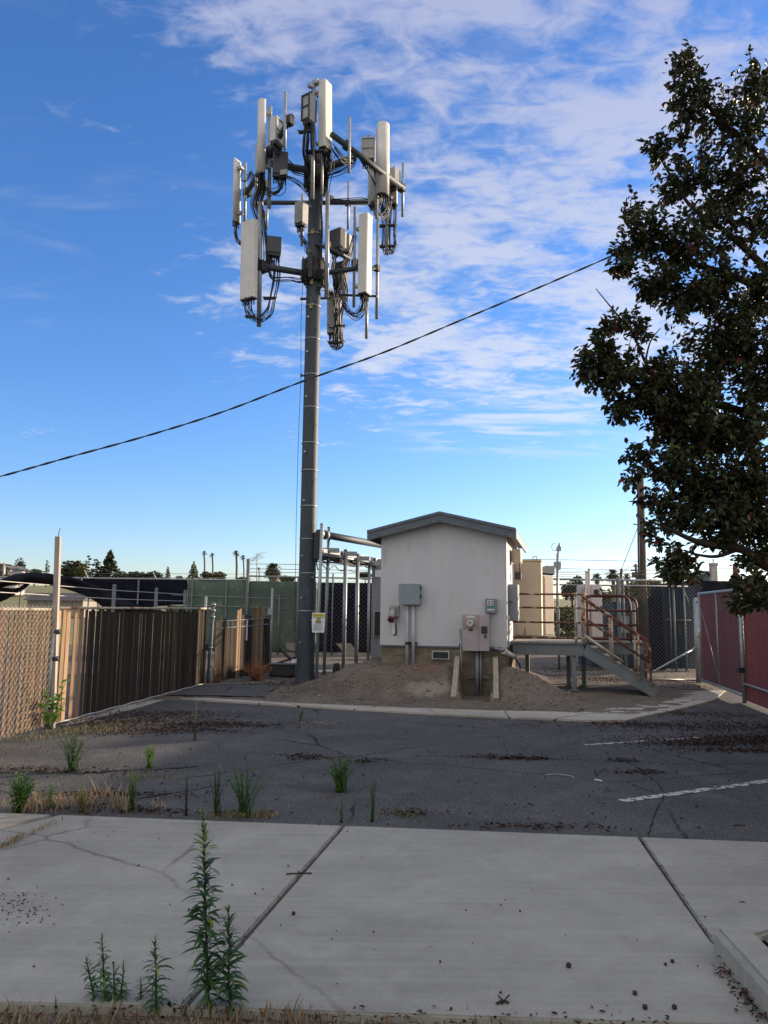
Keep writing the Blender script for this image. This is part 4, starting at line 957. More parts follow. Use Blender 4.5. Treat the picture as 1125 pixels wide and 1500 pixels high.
    a, b = P(817, 812, 19.0), P(816.5, 935, 19.0); mb = MB(); mb.bar(b, a, .035, 8); mb.bar(a, P(819, 800, 19.0), .022, 8); mb.build('pole', M_galv, rt)
    mb = MB(); mb.box(P(816.5, 827, 19.0), .16, .14, .14, bev=.01); mb.box(P(817.5, 831, 19.0), .10, .12, .12); mb.build('bracket', M_galv, rt)
    q = [P(794, 839, 18.9), P(812.5, 840.5, 18.9), P(812.5, 829, 18.9), P(800, 828.5, 18.9), P(794, 832, 18.9)]
    mb = MB(); mb.prism(q, (0, .3, 0)); mb.build('lamp_head', M_radio, rt)
    mb = MB(); mb.prism([P(796, 841.5, 18.95), P(811, 842.5, 18.95), P(812, 840, 18.95), P(795, 838.7, 18.95)], (0, .22, 0)); mb.build('lens', M_dark, rt)
    mb = MB(); mb.bar(P(819, 802, 19.0), P(819.5, 795, 19.0), .05, 8, r2=.015); mb.box(P(818.5, 804, 19), .11, .1, .1, bev=.01); mb.build('photocell', M_galv, rt)
    pts = [P(813 + 5 * math.cos(t), 801 + 5.5 * math.sin(t), 19.0) for t in [PI * .35 + k * 1.25 * PI / 12 for k in range(13)]]
    mb = MB(); mb.tube(pts, .007, 5); mb.build('wire_loop', M_galv, rt)
cabinets()

# ------------------------------------------------------------------ fences
def slat_run(mb, a, b, z0, z1, wd=.085, gap=.012, thick=.012, jit=.02, miss=0.0, shade=None, tall=None):
    a, b = Vector((a[0], a[1], 0)), Vector((b[0], b[1], 0)); L_ = (b - a).length; d = (b - a) / L_; n = Vector((-d.y, d.x, 0)); t = 0
    while t < L_ - wd:
        if rnd.random() > miss:
            k = t / L_; g_ = rnd.uniform(.55, 1.12)
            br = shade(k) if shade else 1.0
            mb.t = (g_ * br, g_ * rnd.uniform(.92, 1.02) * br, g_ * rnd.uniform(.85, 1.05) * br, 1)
            zt = z1 + rnd.uniform(-jit, jit) + (tall(k) if tall else 0); w_ = wd * rnd.uniform(.85, 1.05)
            c = a + d * (t + w_ / 2) + n * rnd.uniform(-.008, .008); lean = rnd.uniform(-.006, .006)
            mb.box((c.x, c.y, (z0 + zt) / 2), w_, thick, zt - z0, X=d, Z=Vector((d.x * lean, d.y * lean, 1)))
        t += wd + gap * rnd.uniform(.3, 2.2)
    mb.t = (1, 1, 1, 1); return mb
FP0 = G(75, 1066); FP1 = G(303, 1003); FP2 = Vector((-2.95, 20.6, 0)); FPm = FP0 + (FP0 - FP1).normalized() * 6
def fences():
    ztop = 1.66
    rt = thing('slatted_fence', 'long brown slatted wood fence along the left, woven wire on its near end', 'fence', FP0)
    nrm = Vector((FP1.y - FP0.y, -(FP1.x - FP0.x), 0)).normalized()
    off = -nrm * .03
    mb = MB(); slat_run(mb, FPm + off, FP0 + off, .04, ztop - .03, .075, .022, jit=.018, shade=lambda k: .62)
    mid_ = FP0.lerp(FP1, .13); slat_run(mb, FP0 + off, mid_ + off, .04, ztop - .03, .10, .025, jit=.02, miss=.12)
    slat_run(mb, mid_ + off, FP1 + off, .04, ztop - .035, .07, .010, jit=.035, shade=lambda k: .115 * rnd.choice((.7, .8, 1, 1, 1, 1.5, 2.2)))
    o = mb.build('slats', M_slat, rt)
    q = FP0 + (FP1 - FP0) * .13
    mb = MB(); chain(mb, FPm + nrm * .012, FP0, .03, ztop + .02, .070, .0042)
    L1 = (FP0 - FPm).length; dd = (FP0 - FPm) / L1; k = 0
    mb.build('chain_mesh', M_wirew, rt)
    mb = MB(); mb.bar(Vector((FP0.x, FP0.y, ztop - .01)), Vector((FP1.x, FP1.y, ztop + .02)), .02, 8); mb.bar(Vector((FPm.x, FPm.y, ztop - .03)) + off * 1.2, Vector((FP0.x, FP0.y, ztop - .03)) + off * 1.2, .02, 8); mb.build('top_rail', M_rustp, rt)
    mb = MB(); 
    pts = [FP0.lerp(FP1, t / 30) + Vector((0, 0, .05 + .006 * math.sin(t * 1.7))) + nrm * .02 for t in range(31)]
    mb.tube(pts, .012, 6); mb.build('tension_wire', M_wirew, rt)
    for t in (.0, .28, .55, .78):
        c = FP0.lerp(FP1, t) - nrm * .06; mb = MB(); h_ = 2.02 if t else 1.7
        mb.bar(c, c + Vector((0, 0, h_)), .03, 10); mb.ball(c + Vector((0, 0, h_)), .038); mb.build('post', M_dpost, rt)
    c = FPm.lerp(FP0, .69) - nrm * .06; mb = MB(); mb.bar(c, c + Vector((0, 0, 2.02)), .03, 10); mb.ball(c + Vector((0, 0, 2.02)), .036); mb.build('post', M_dpost, rt)
    mb = MB()
    for z in (1.86, 2.0): mb.tube([FPm - nrm * .06 + Vector((0, 0, z + .1)), FPm.lerp(FP0, .69) - nrm * .06 + Vector((0, 0, z - .02)), FP0.lerp(FP1, .28) - nrm * .06 + Vector((0, 0, z - .05)), FP0.lerp(FP1, .78) - nrm * .06 + Vector((0, 0, z - .04))], .006, 5)
    mb.build('barbed_wire', M_wirew, rt)
    # second run
    rt = thing('broken_fence', 'gap toothed weathered wood fence run beyond the grey pipe post', 'fence', FP1)
    a = FP1 + Vector((.06, .25, 0)); b = FP2
    def bs(k): return .9 if .33 < k < .40 or .62 < k < .84 else rnd.choice((.05, .07, .09, .12))  # sunlit boards painted bright, the shaded ones painted dark
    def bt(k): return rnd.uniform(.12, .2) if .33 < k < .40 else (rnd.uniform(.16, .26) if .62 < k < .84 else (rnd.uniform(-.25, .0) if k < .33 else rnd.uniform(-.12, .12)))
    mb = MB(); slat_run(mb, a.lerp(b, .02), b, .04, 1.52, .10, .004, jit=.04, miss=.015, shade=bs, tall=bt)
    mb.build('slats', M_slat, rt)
    mb = MB(); 
    for z in (1.38, 1.22): mb.bar(Vector((a.x, a.y, z)), Vector((b.x, b.y, z + .08)), .018, 8)
    mb.build('rail', M_dpost, rt)
    mb = MB(); mb.bar(Vector((b.x, b.y, 0)), Vector((b.x, b.y, 2.25)), .03, 8); mb.box(Vector((b.x - .03, b.y - .05, 1.62)), .12, .04, .16); mb.build('post', M_galv, rt)
    mb = MB(); c = P(357, 923, 19.2); mb.box(c, .19, .02, .50, X=(.95, .2, 0)); mb.build('white_notice', M_signw, rt)
    # grey pipe posts between the runs
    rt = thing('fence_post', 'grey pipe post standing where the two wood fence runs meet', 'post', FP1)
    mb = MB(); a, b = P(303, 882, 17.3), Vector((G(300, 1006).x, 17.25, 0)); mb.bar(b, Vector((b.x + .05, a.y, a.z)), .04, 10); mb.build('pipe', M_dpost, rt)
    mb = MB()
    for t in (.97, .9, .82, .45): c = b.lerp(Vector((b.x + .05, a.y, a.z)), t); mb.bar(c - Vector((0, 0, .02)), c + Vector((0, 0, .02)), .055, 10)
    mb.build('clamp_band', M_galv, rt)
    mb = MB(); c = Vector((b.x - .2, 17.6, 0)); mb.bar(c, c + Vector((0, 0, 1.95)), .03, 8); mb.build('side_pipe', M_galv, rt)
    mb = MB(); c = P(297, 948, 17.3)
    for k in range(4): mb.tube([c + Vector((-.1, 0, -.06 + k * .04)), c + Vector((0, -.06, k * .03 - .05)), c + Vector((.12, 0, -.04 + k * .03))], .012, 5)
    mb.build('chain', M_dark, rt)
    # tall white post
    b = G(76, 1067); a = P(85.5, 786, b.y - .05)
    rt = thing('gate_post', 'tall bleached wooden gate post with grey pipe strapped to its foot', 'post', b)
    mb = MB(); d = (a - b); mb.box((a + b) / 2, .072, .072, d.length, X=(1, 0, -.05), Z=d, bev=.004); mb.build('timber', M_post, rt)
    mb = MB(); q = b + Vector((-.06, -.05, 0)); mb.bar(q, q + Vector((.02, 0, 1.35)), .028, 8); mb.build('pipe', M_galv, rt)
    mb = MB()
    for z in (.3, .95, 1.32): mb.bar(q + Vector((.02, 0, z)), q + Vector((.1, .03, z)), .035, 8)
    mb.build('strap', M_dark, rt)
    mb = MB(); mb.tube([a, a + Vector((.0, 0, .05)), a + Vector((.02, 0, .12))], .005, 5); mb.build('wire_stub', M_dark, rt)
fences()
BY = 29.0
def far_fence():
    def bx(px): return P(px, 897, BY).x
    def zz(py): return P(300, py, BY).z
    zt = zz(849)
    rt = thing('screened_fence', 'far fence hung with navy then green privacy screen behind the wood fence', 'fence', (bx(250), BY, 0))
    mb = MB(); a, b = bx(118), bx(273); n = 40; top = []; bot = []
    def cloth(x0, x1, z0f, z1f, y0, amp, m, name, nx=40, nz_=8):
        mb = MB(); g = []
        for i in range(nx + 1):
            t = i / nx; x = x0 + (x1 - x0) * t; z0, z1 = z0f(t), z1f(t)
            g.append([(x, y0 + amp * noise.noise((x * 1.3, j * .5, 2)) + amp * .5 * math.sin(x * 4 + j), z0 + (z1 - z0) * j / nz_) for j in range(nz_ + 1)])
        V = [[mb.bm.verts.new(p) for p in c] for c in g]
        for i in range(nx):
            for j in range(nz_): mb.fv([V[i][j], V[i + 1][j], V[i + 1][j + 1], V[i][j + 1]], sm=True)
        o = mb.build(name, m, rt); md = o.modifiers.new('solid', 'SOLIDIFY'); md.thickness = .006; return o
    cloth(bx(118), bx(273), lambda t: zz(interp(t, [(0, 872), (.25, 884), (.45, 893), (.7, 894), (.72, 889), (1, 886)])), lambda t: zt - .03, BY, .03, M_screen, 'navy_screen')
    cloth(bx(273.4), bx(463), lambda t: .12, lambda t: zt - .03, BY, .03, M_green, 'green_screen')
    cloth(bx(244), bx(273), lambda t: zz(898), lambda t: zz(888), BY + .04, .02, M_green, 'green_patch', 10, 3)
    cloth(bx(464), bx(560), lambda t: .15, lambda t: zz(851), BY, .03, M_screen, 'navy_screen')
    mb = MB(); mb.bar((bx(-80), BY, zt), (bx(362), BY, zt), .03, 8); mb.bar((bx(362), BY - .05, zz(843)), (bx(570), BY - .05, zz(845)), .03, 8)
    for z in (zz(872), zz(886)): mb.bar((bx(250), BY - .06, z), (bx(420), BY - .06, z - .1), .012, 5)
    mb.build('top_rail', M_galv, rt)
    mb = MB(); chain(mb, (bx(20), BY - .05), (bx(118), BY - .05), .1, zt - .1, .12, .0035); mb.build('chain_mesh', M_wire, rt); mb = MB(); chain(mb, (bx(362), BY - .08), (bx(560), BY - .08), .1, zz(843), .12, .0042); mb.build('chain_mesh', M_wire, rt)
    for px, pt in ((30, 862), (130, 862), (202, 848), (281, 848), (331, 850), (362, 818), (409, 870), (436, 845), (487, 838), (545, 842)):
        mb = MB(); mb.bar((bx(px), BY - .1, 0), (bx(px), BY - .1, zz(pt)), .065 if px == 362 else .03, 8); mb.build('post', M_dpost, rt)
    for px in (27, 128, 150, 228, 276):
        mb = MB(); q = Vector((bx(px), BY - .12, zz(898 if px in (27, 150, 276) else 850))); mb.bar(q, q + Vector((-.16, 0, .32)), .018, 6); mb.build('barb_arm', M_wirew, rt)
    mb = MB(); mb.box(((bx(330) + bx(575)) / 2, BY + .1, .2), bx(575) - bx(330), .2, .55); mb.build('footing', M_concw, rt)
    # barbed strands and utility lines above
    mb = MB()
    for y0, y1 in ((840, 841), (846, 846.5)): mb.tube([P(120, y0, BY), P(360, y1, BY)], .008, 4)
    for y0, y1 in ((826, 827), (833, 834.5), (838, 839)): mb.tube([P(362, y0, BY), P(450, y1, BY), P(560, y1 + 1, BY)], .010, 4)
    mb.build('barbed_wire', M_wire, rt)
    # fallen shade cloth, draped over the far rail
    rt2 = thing('shade_cloth', 'black shade cloth sagging in an arch over the far left fence', 'shade cloth', (bx(60), BY - .5, 0))
    up = [(-30, 866), (0, 849), (21, 841), (43, 838.5), (68, 839.5), (91, 843), (114, 847.5), (142, 858), (160, 866), (180, 876), (205, 887), (244, 896)]
    lo = [(-30, 878), (0, 862), (14, 858), (30, 856), (45, 855), (60, 856), (80, 859), (100, 864), (121, 871), (135, 878), (148, 887), (158, 896), (180, 898), (244, 899)]
    mb = MB(); g = []
    for i in range(56):
        px = -30 + 274 * i / 55; yu, yl_ = interp(px, up), interp(px, lo); col = []
        for j in range(9):
            t = j / 8; Yd = BY - .25 - .35 * math.sin(t * PI) * (.5 + .5 * math.sin(px * .03 + 1)) - .12 * noise.noise((px * .05, t * 3, 0))
            col.append(P(px, yu + (yl_ - yu) * t, Yd))
        g.append([mb.bm.verts.new(p) for p in col])
    for i in range(55):
        for j in range(8): mb.fv([g[i][j], g[i + 1][j], g[i + 1][j + 1], g[i][j + 1]], sm=True)
    o = mb.build('cloth', M_tarp, rt2); md = o.modifiers.new('solid', 'SOLIDIFY'); md.thickness = .02
    mb = MB(); g = []
    for (x0, ya, yb) in ((-30, 872, 884), (0, 861, 882), (10, 861, 878), (20, 862, 872), (30, 860, 866), (40, 852, 860), (46, 849, 853)):
        g.append([mb.bm.verts.new(P(x0, ya + (yb - ya) * j / 4, BY - .45 - .15 * math.sin(j + x0))) for j in range(5)])
    for i in range(len(g) - 1):
        for j in range(4): mb.fv([g[i][j], g[i + 1][j], g[i + 1][j + 1], g[i][j + 1]], sm=True)
    o = mb.build('hanging_fold', M_tarp, rt2); md = o.modifiers.new('solid', 'SOLIDIFY'); md.thickness = .02
far_fence()
def right_side():
    CYY = 22.0
    def bx(px): return P(px, 897, CYY).x
    def zz(py): return P(880, py, CYY).z
    rt = thing('chain_link_fence', 'bare chain link fence with pipe top rail behind the stair platform', 'fence', (bx(880), CYY, 0))
    mb = MB(); chain(mb, (bx(735), CYY), (bx(1030), CYY), .1, zz(850), .08, .0026); mb.build('chain_mesh', M_wire, rt)
    mb = MB(); mb.bar((bx(735), CYY, zz(849)), (bx(1010), CYY, zz(849.5)), .03, 8); mb.bar((bx(735), CYY + .05, zz(857)), (bx(1010), CYY + .05, zz(857.5)), .022, 8); mb.build('top_rail', M_galv, rt)
    for px, r, pt in ((818, .035, 848), (907, .06, 845), (914, .03, 850), (988, .03, 850), (928, .05, 880), (1003, .025, 856)):
        mb = MB(); mb.bar((bx(px), CYY + .02, 0), (bx(px), CYY + .02, zz(pt)), r, 8); mb.build('post', M_dpost, rt)
    mb = MB()
    for q in ((837, 836), (842, 841)): mb.tube([P(735, q[0], CYY), P(1010, q[1], CYY)], .006, 4)
    mb.build('barbed_wire', M_wire, rt)
    rt = thing('blue_gate', 'dark blue sheet gate with pale frame rods behind the open red gate', 'gate', (bx(1000), CYY + .3, 0))
    for x0, x1, y0, m in ((977.5, 999.5, 858, M_bluep), (999.8, 1024, 853, M_bluep)):
        a, b = bx(x0), bx(x1); mb = MB(); mb.box(((a + b) / 2, CYY + .3, (.15 + zz(y0)) / 2), b - a, .05, zz(y0) - .15)
        for k in range(6): mb.box((a + (b - a) * (k + .5) / 6, CYY + .265, (.15 + zz(y0)) / 2), .03, .02, zz(y0) - .2)
        mb.build('leaf', m, rt)
    mb = MB(); mb.bar((bx(985.5), CYY + .2, .1), (bx(985.5), CYY + .2, zz(853)), .02, 8); mb.bar((bx(978), CYY + .2, zz(907)), (bx(1016), CYY + .2, zz(907)), .02, 8); mb.bar((bx(1003), CYY + .2, zz(852)), (bx(1015), CYY + .2, zz(885)), .012, 6); mb.build('frame', M_dpost, rt)
    mb = MB(); mb.box((bx(997), CYY + .17, zz(921)), .1, .06, .3, bev=.01); mb.build('lock_box', M_dark, rt)
    rt = thing('black_screen', 'black sheet screen left of the blue gate', 'screen', (bx(966), CYY + .35, 0))
    mb = MB(); a, b = bx(954), bx(977.4); mb.box(((a + b) / 2, CYY + .35, (.1 + zz(873)) / 2), b - a, .05, zz(873) - .1); mb.build('sheet', M_blackp, rt)
    mb = MB(); mb.bar((a, CYY + .3, .1), (a, CYY + .3, zz(871)), .02, 6); mb.bar((b, CYY + .3, .1), (b, CYY + .3, zz(871)), .02, 6); mb.build('frame', M_dark, rt)
    rt = thing('blue_container', 'weathered blue metal container behind the chain link fence near the utility pole', 'container', (bx(905), CYY + 1.6, 0))
    mb = MB(); a, b = bx(884), bx(953); mb.box(((a + b) / 2, CYY + 2.2, (.1 + zz(880)) / 2), b - a, 1.6, zz(880) - .1)
    for k in range(24): mb.box((a + (b - a) * (k + .5) / 24, CYY + 1.385, (.1 + zz(880)) / 2), .05, .03, zz(880) - .2)
    mb.build('body', M_bluep, rt)
    mb = MB(); mb.box((bx(936), CYY + 1.34, zz(915)), .3, .02, .5); mb.build('faded_patch', M_ebox, rt)
    # black building beyond
    rt = thing('dark_building', 'low black building with pale column above the red gate', 'building', (10.5, 27, 0))
    a, b = P(1012, 880, 27).x, P(1210, 880, 27).x; z1 = P(1050, 851, 27).z
    mb = MB(); mb.box(((a + b) / 2, 29, z1 / 2), b - a, 4, z1); mb.build('wall', M_blackp, rt)
    mb = MB(); mb.prism([P(1008, 851.5, 28), P(1042, 851, 28), P(1042, 838, 28), P(1012, 847, 28)], (0, 2, 0)); mb.build('roof', M_fascia, rt)
    mb = MB(); mb.prism([P(1010, 847.2, 27.9), P(1042, 837.5, 27.9), P(1042, 835.5, 27.9), P(1009, 845.5, 27.9)], (0, 2.2, 0)); mb.build('roof_edge', M_pvc, rt)
    mb = MB(); c = P(1045, 851, 26.8); t_ = P(1045, 828, 26.8); mb.box((c + t_) / 2, .2, .2, (t_ - c).length); mb.box(t_ + Vector((0, 0, .03)), .25, .25, .1, bev=.02); mb.bar(t_, t_ + Vector((0, 0, .22)), .02, 6); mb.build('column', M_soffit, rt)
    mb = MB(); mb.bar(P(1078, 852, 27.1), P(1077, 826, 27.1), .09, 10); mb.build('flue_pipe', M_rust, rt)
    # red gate, open leaf and fixed leaf
    g0, g1 = G(1029, 1004), G(1093, 1029)
    d = (g1 - g0).normalized()
    rt = thing('red_gate', 'open chain link gate leaf filled with faded red slats on grey pipe frame', 'gate', g0)
    zt = P(1025.5, 870, g0.y).z; zb = .12; L1 = (g1 - g0).length
    mb = MB()
    for t in (0, 1): q = g0 + d * L1 * t; mb.bar((q.x, q.y, zb), (q.x, q.y, zt + .03), .035, 10)
    q = g0 + d * L1 * .46; mb.bar((q.x, q.y, zb), (q.x, q.y, zt), .026, 8)
    q2 = g1; mb.bar((g0.x, g0.y, zt), (q2.x, q2.y, zt), .033, 10); mb.bar((g0.x, g0.y, zb), (q2.x, q2.y, zb), .033, 10); mb.build('frame', M_galv, rt)
    nn = Vector((d.y, -d.x, 0)); nn = nn if nn.x < 0 else -nn
    def red(mb, a, b, z0, z1):
        L_ = (b - a).length; dd = (b - a) / L_; t = 0
        while t < L_ - .05:
            k = rnd.uniform(.8, 1.15); mb.t = (k, k * rnd.uniform(.8, 1.1), k * rnd.uniform(.85, 1.2), 1); c = a + dd * (t + .034)
            mb.box((c.x, c.y, (z0 + z1) / 2), .064, .012, z1 - z0, X=dd); t += .066
        mb.t = (1, 1, 1, 1); return mb
    mb = MB(); red(mb, g0 + d * .04 - nn * .02, g1 - d * .04 - nn * .02, zb + .03, zt - .03); mb.build('slats', M_redfd, rt)
    mb = MB(); chain(mb, g0 + nn * .01, g1 + nn * .01, zb, zt, .07, .0017); mb.build('chain_mesh', M_wire, rt)
    mb = MB(); a, b = g0 + d * .15, g0 + d * L1 * .43; mb.bar((a.x, a.y, zt - .35), (b.x, b.y, zb + .2), .006, 5); mb.build('brace_rod', M_galv, rt)
    mb = MB(); q = g0 + d * .12 + nn * .05; mb.tube([q + Vector((0, 0, 1.12)), q + nn * .05 + Vector((0, 0, 1.18)) , q + d * .06 + Vector((0, 0, 1.32))], .022, 6); mb.build('latch', M_signw, rt)
    rt = thing('hinge_post', 'stout grey pipe gate post at the far end of the red gate', 'post', P(1019, 1006, g0.y + .2))
    mb = MB(); a = P(1019, 879, g0.y + .2); mb.bar((a.x, a.y, 0), a, .065, 12); mb.ball(a, .07); mb.bar(a - Vector((0, 0, .05)), Vector((g0.x, g0.y, a.z - .03)), .02, 6); mb.build('pipe', M_galv, rt)
    # fixed red fence running on towards the street
    h0 = g1 + d * .10; h1 = h0 + d * 20
    rt = thing('red_fence', 'bright red slatted chain link fence continuing from the open gate', 'fence', h0)
    zf = P(1098, 888, h0.y).z + .10
    mb = MB(); red(mb, h0, h1, .04, zf); mb.build('slats', M_redsl, rt)
    mb = MB(); chain(mb, h0 + nn * .025, h0 + nn * .025 + d * 3, .05, zf, .07, .0017); mb.build('chain_mesh', M_wire, rt)
    mb = MB(); mb.bar(Vector((h0.x, h0.y, .12)) + nn * .06 + d * 0 + Vector((0, 0, .25)), Vector(h0 + d * 3) + nn * .06 + Vector((0, 0, .35)), .024, 8); mb.bar(Vector((h0.x, h0.y, zf)) - nn * .03, Vector((h1.x, h1.y, zf)) - nn * .03, .025, 8); mb.build('rail', M_galv, rt)
    for t in (0.0, 2.6, 5.2, 8, 11, 14, 17, 20):
        q = h0 + d * t + nn * .05; mb = MB(); mb.bar((q.x, q.y, 0), (q.x, q.y, zf + .02), .042, 10); mb.build('post', M_galv, rt)
    mb = MB(); q = h0 + nn * .1; mb.box((q.x, q.y, .62), .12, .12, .1, bev=.01); mb.build('rail_clamp', M_dark, rt)
    # loose pipes by the gate
    rt = thing('brace_pipe', 'long grey pipe brace slanting from the gate post to the ground by the stair', 'pipe', P(960, 984, 18.2))
    mb = MB(); a_, b_ = P(957, 984, 18.2), P(1019, 949, 19.0); mb.bar(a_, b_, .026, 8); mb.bar(a_, a_ + (b_ - a_).normalized() * .06, .034, 8); mb.bar(b_ - (b_ - a_).normalized() * .06, b_, .034, 8); mb.build('pipe', M_pvc, rt)
    rt = thing('ground_rail', 'white pipe rail low over the dirt between the stair foot and red gate', 'pipe', P(955, 998, 18.5))
    mb = MB(); mb.bar(P(905, 995, 18.4), P(1024, 996, 19.1), .026, 8); mb.build('pipe', M_wirew, rt)
    mb = MB(); q = P(990, 996, 18.9); mb.bar((q.x, q.y, 0), q, .03, 8); q = P(930, 996, 18.5); mb.bar((q.x, q.y, 0), q, .03, 8); mb.build('support', M_galv, rt)
right_side()

# ------------------------------------------------------------------ poles and wires
def poles():
    rt = thing('utility_pole', 'dark brown wooden utility pole rising behind the fence at the tree edge', 'utility pole', P(938, 905, 26))
    a, b = P(937.5, 684, 26), P(941, 905, 26); b.z = 0
    mb = MB(); mb.tube([b, b.lerp(a, .5), a], .13, 12, rad=[.16, .14, .115]); mb.build('pole', M_upole, rt)
    mb = MB(); mb.bar(P(935, 752, 25.85), P(937, 905, 25.85), .03, 8); mb.build('riser_pipe', M_pole, rt)
    mb = MB(); mb.box(P(934.5, 755, 25.85), .1, .1, .12); mb.box(P(937, 736, 25.9), .12, .1, .1); mb.build('insulator', M_dark, rt)
    mb = MB(); mb.tube([P(935.5, 770, 25.9), P(919, 812, 28), P(907, 842, 30)], .012, 5); mb.build('guy_wire', M_dark, rt)
    rt = thing('distant_pole', 'thin far utility pole with small crossarms left of the brown pole', 'utility pole', P(933, 880, 75))
    a, b = P(931, 826, 75), P(935.5, 880, 75); mb = MB(); mb.bar(b - Vector((0, 0, 1)), a, .12, 8); mb.build('pole', M_upole, rt)
    mb = MB()
    for y, w_ in ((829, 4), (835, 7)): mb.bar(P(931 - w_, y, 75), P(931 + w_, y + .5, 75), .07, 6)
    mb.box(P(930, 842, 75), .5, .4, .5); mb.build('crossarm', M_upole, rt)
    rt = thing('far_wooden_post', 'short leaning dark pole among shrubs behind the chain link fence', 'pole', P(909, 870, 40))
    mb = MB(); mb.bar(P(907, 872, 40), P(910.5, 833, 40), .1, 8, r2=.07); mb.build('pole', M_upole, rt)
    mb = MB(); mb.box(P(908.5, 850, 39.9), .3, .12, .1); mb.build('step_plate', M_dark, rt)
    # power lines low across the right sky
    rt = thing('power_lines', 'thin power lines strung low across the sky from shelter to tree', 'power lines', P(800, 830, 75))
    for y0, y1 in ((819, 822), (832, 835), (838, 840), (844, 846)):
        mb = MB(); mb.tube([P(700, y0 - 1, 75), P(800, y0 + .5, 75), P(931, y1, 75), P(1060, y1 - 2, 75), P(1200, y1 - 4, 75)], .022, 4); mb.build('line', M_dark, rt)
    mb = MB(); mb.tube([P(912, 838, 75), P(921, 831, 75), P(931, 829, 75)], .02, 4); mb.build('line', M_dark, rt)
    # twisted service drop across the picture
    pts = [(-260, 750), (-120, 728), (0, 698), (100, 670), (220, 637), (330, 602), (445, 558), (560, 517), (680, 467), (790, 421), (915, 367), (1040, 316), (1180, 262), (1300, 212)]
    way = [P(x, y, 9.3 + .0009 * (x + 200)) for x, y in pts]
    c = curve(way, 10); rt = thing('service_cable', 'black twisted overhead cable sloping across the sky into the tree', 'overhead cable', c[0])
    mb = MB()
    for ph in (0, PI):
        q = [p + Vector((0, .008 * math.sin(i * 1.15 + ph), .008 * math.cos(i * 1.15 + ph))) for i, p in enumerate(c)]; mb.tube(q, .007, 6)
    mb.build('conductor', M_black, rt)
    mb = MB(); mb.tube([p - Vector((0, .003, 0)) for p in c], .005, 5); mb.build('messenger_wire', M_dark, rt)
    # street lamp poking from the tree at the right edge
    rt = thing('street_lamp', 'grey street lamp head poking out of the foliage at the right edge', 'street lamp', (7.2, 10.5, 0))
    mb = MB(); mb.bar((7.2, 10.5, 0), (7.2, 10.5, 4.4), .07, 10); mb.tube(curve([(7.2, 10.5, 4.35), (6.9, 10.45, 4.5), P(1150, 627, 10.3), P(1128, 628, 10.2)], 5), .03, 8); mb.build('pole', M_galv, rt)
    a, b = P(1097, 629, 10.2), P(1135, 626, 10.2); mb = MB(); mb.box((a + b) / 2, (b - a).length, .16, .10, X=b - a, Z=Vector((0, 0, 1)), bev=.03); mb.build('lamp_head', M_radio, rt)
    # TV aerial
    rt = thing('tv_aerial', 'spindly television aerial mast above the green screen', 'aerial', P(376, 850, 60))
    mb = MB(); mb.bar(P(376, 852, 60), P(376.5, 812, 60), .035, 6); mb.build('mast', M_radio, rt)
    mb = MB(); mb.bar(P(369, 822, 60), P(382, 810, 60), .025, 5)
    for k in range(7):
        t = k / 6; q = P(369 + 13 * t, 822 - 12 * t, 60); l = .5 + .25 * math.sin(k); mb.bar(q - Vector((l, 0, .15 * l)), q + Vector((l, 0, .15 * l)), .012, 4)
    mb.build('antenna_rods', M_radio, rt)
poles()

# ------------------------------------------------------------------ far hills: trees, palms, houses
def leafball(mb, c, rx, ry, rz, n, s, cols, dens=1.0):
    for _ in range(n):
        while True:
            v = Vector((rnd.uniform(-1, 1), rnd.uniform(-1, 1), rnd.uniform(-1, 1)))
            if .12 < v.length < 1: break
        v = v * (v.length ** -.35)
        p = Vector((c[0] + v.x * rx, c[1] + v.y * ry, c[2] + v.z * rz))
        a = Vector((rnd.uniform(-1, 1), rnd.uniform(-1, 1), rnd.uniform(-1, 1))).normalized(); u, w_ = perp(a); q = s * rnd.uniform(.6, 1.3)
        k = rnd.choice(cols); g = rnd.uniform(.75, 1.25); mb.t = (k[0] * g, k[1] * g, k[2] * g, 1)
        mb.f([p - u * q, p + w_ * q * .6, p + u * q, p - w_ * q * .6])
    mb.t = (1, 1, 1, 1)
GREY, WARM, DARK, LIME = [(1, 1, 1), (.8, .85, .9)], [(1.7, 1.3, .8), (1.3, 1.05, .7)], [(.55, .62, .6), (.4, .46, .45)], [(1.5, 1.6, .6), (1.1, 1.2, .6)]
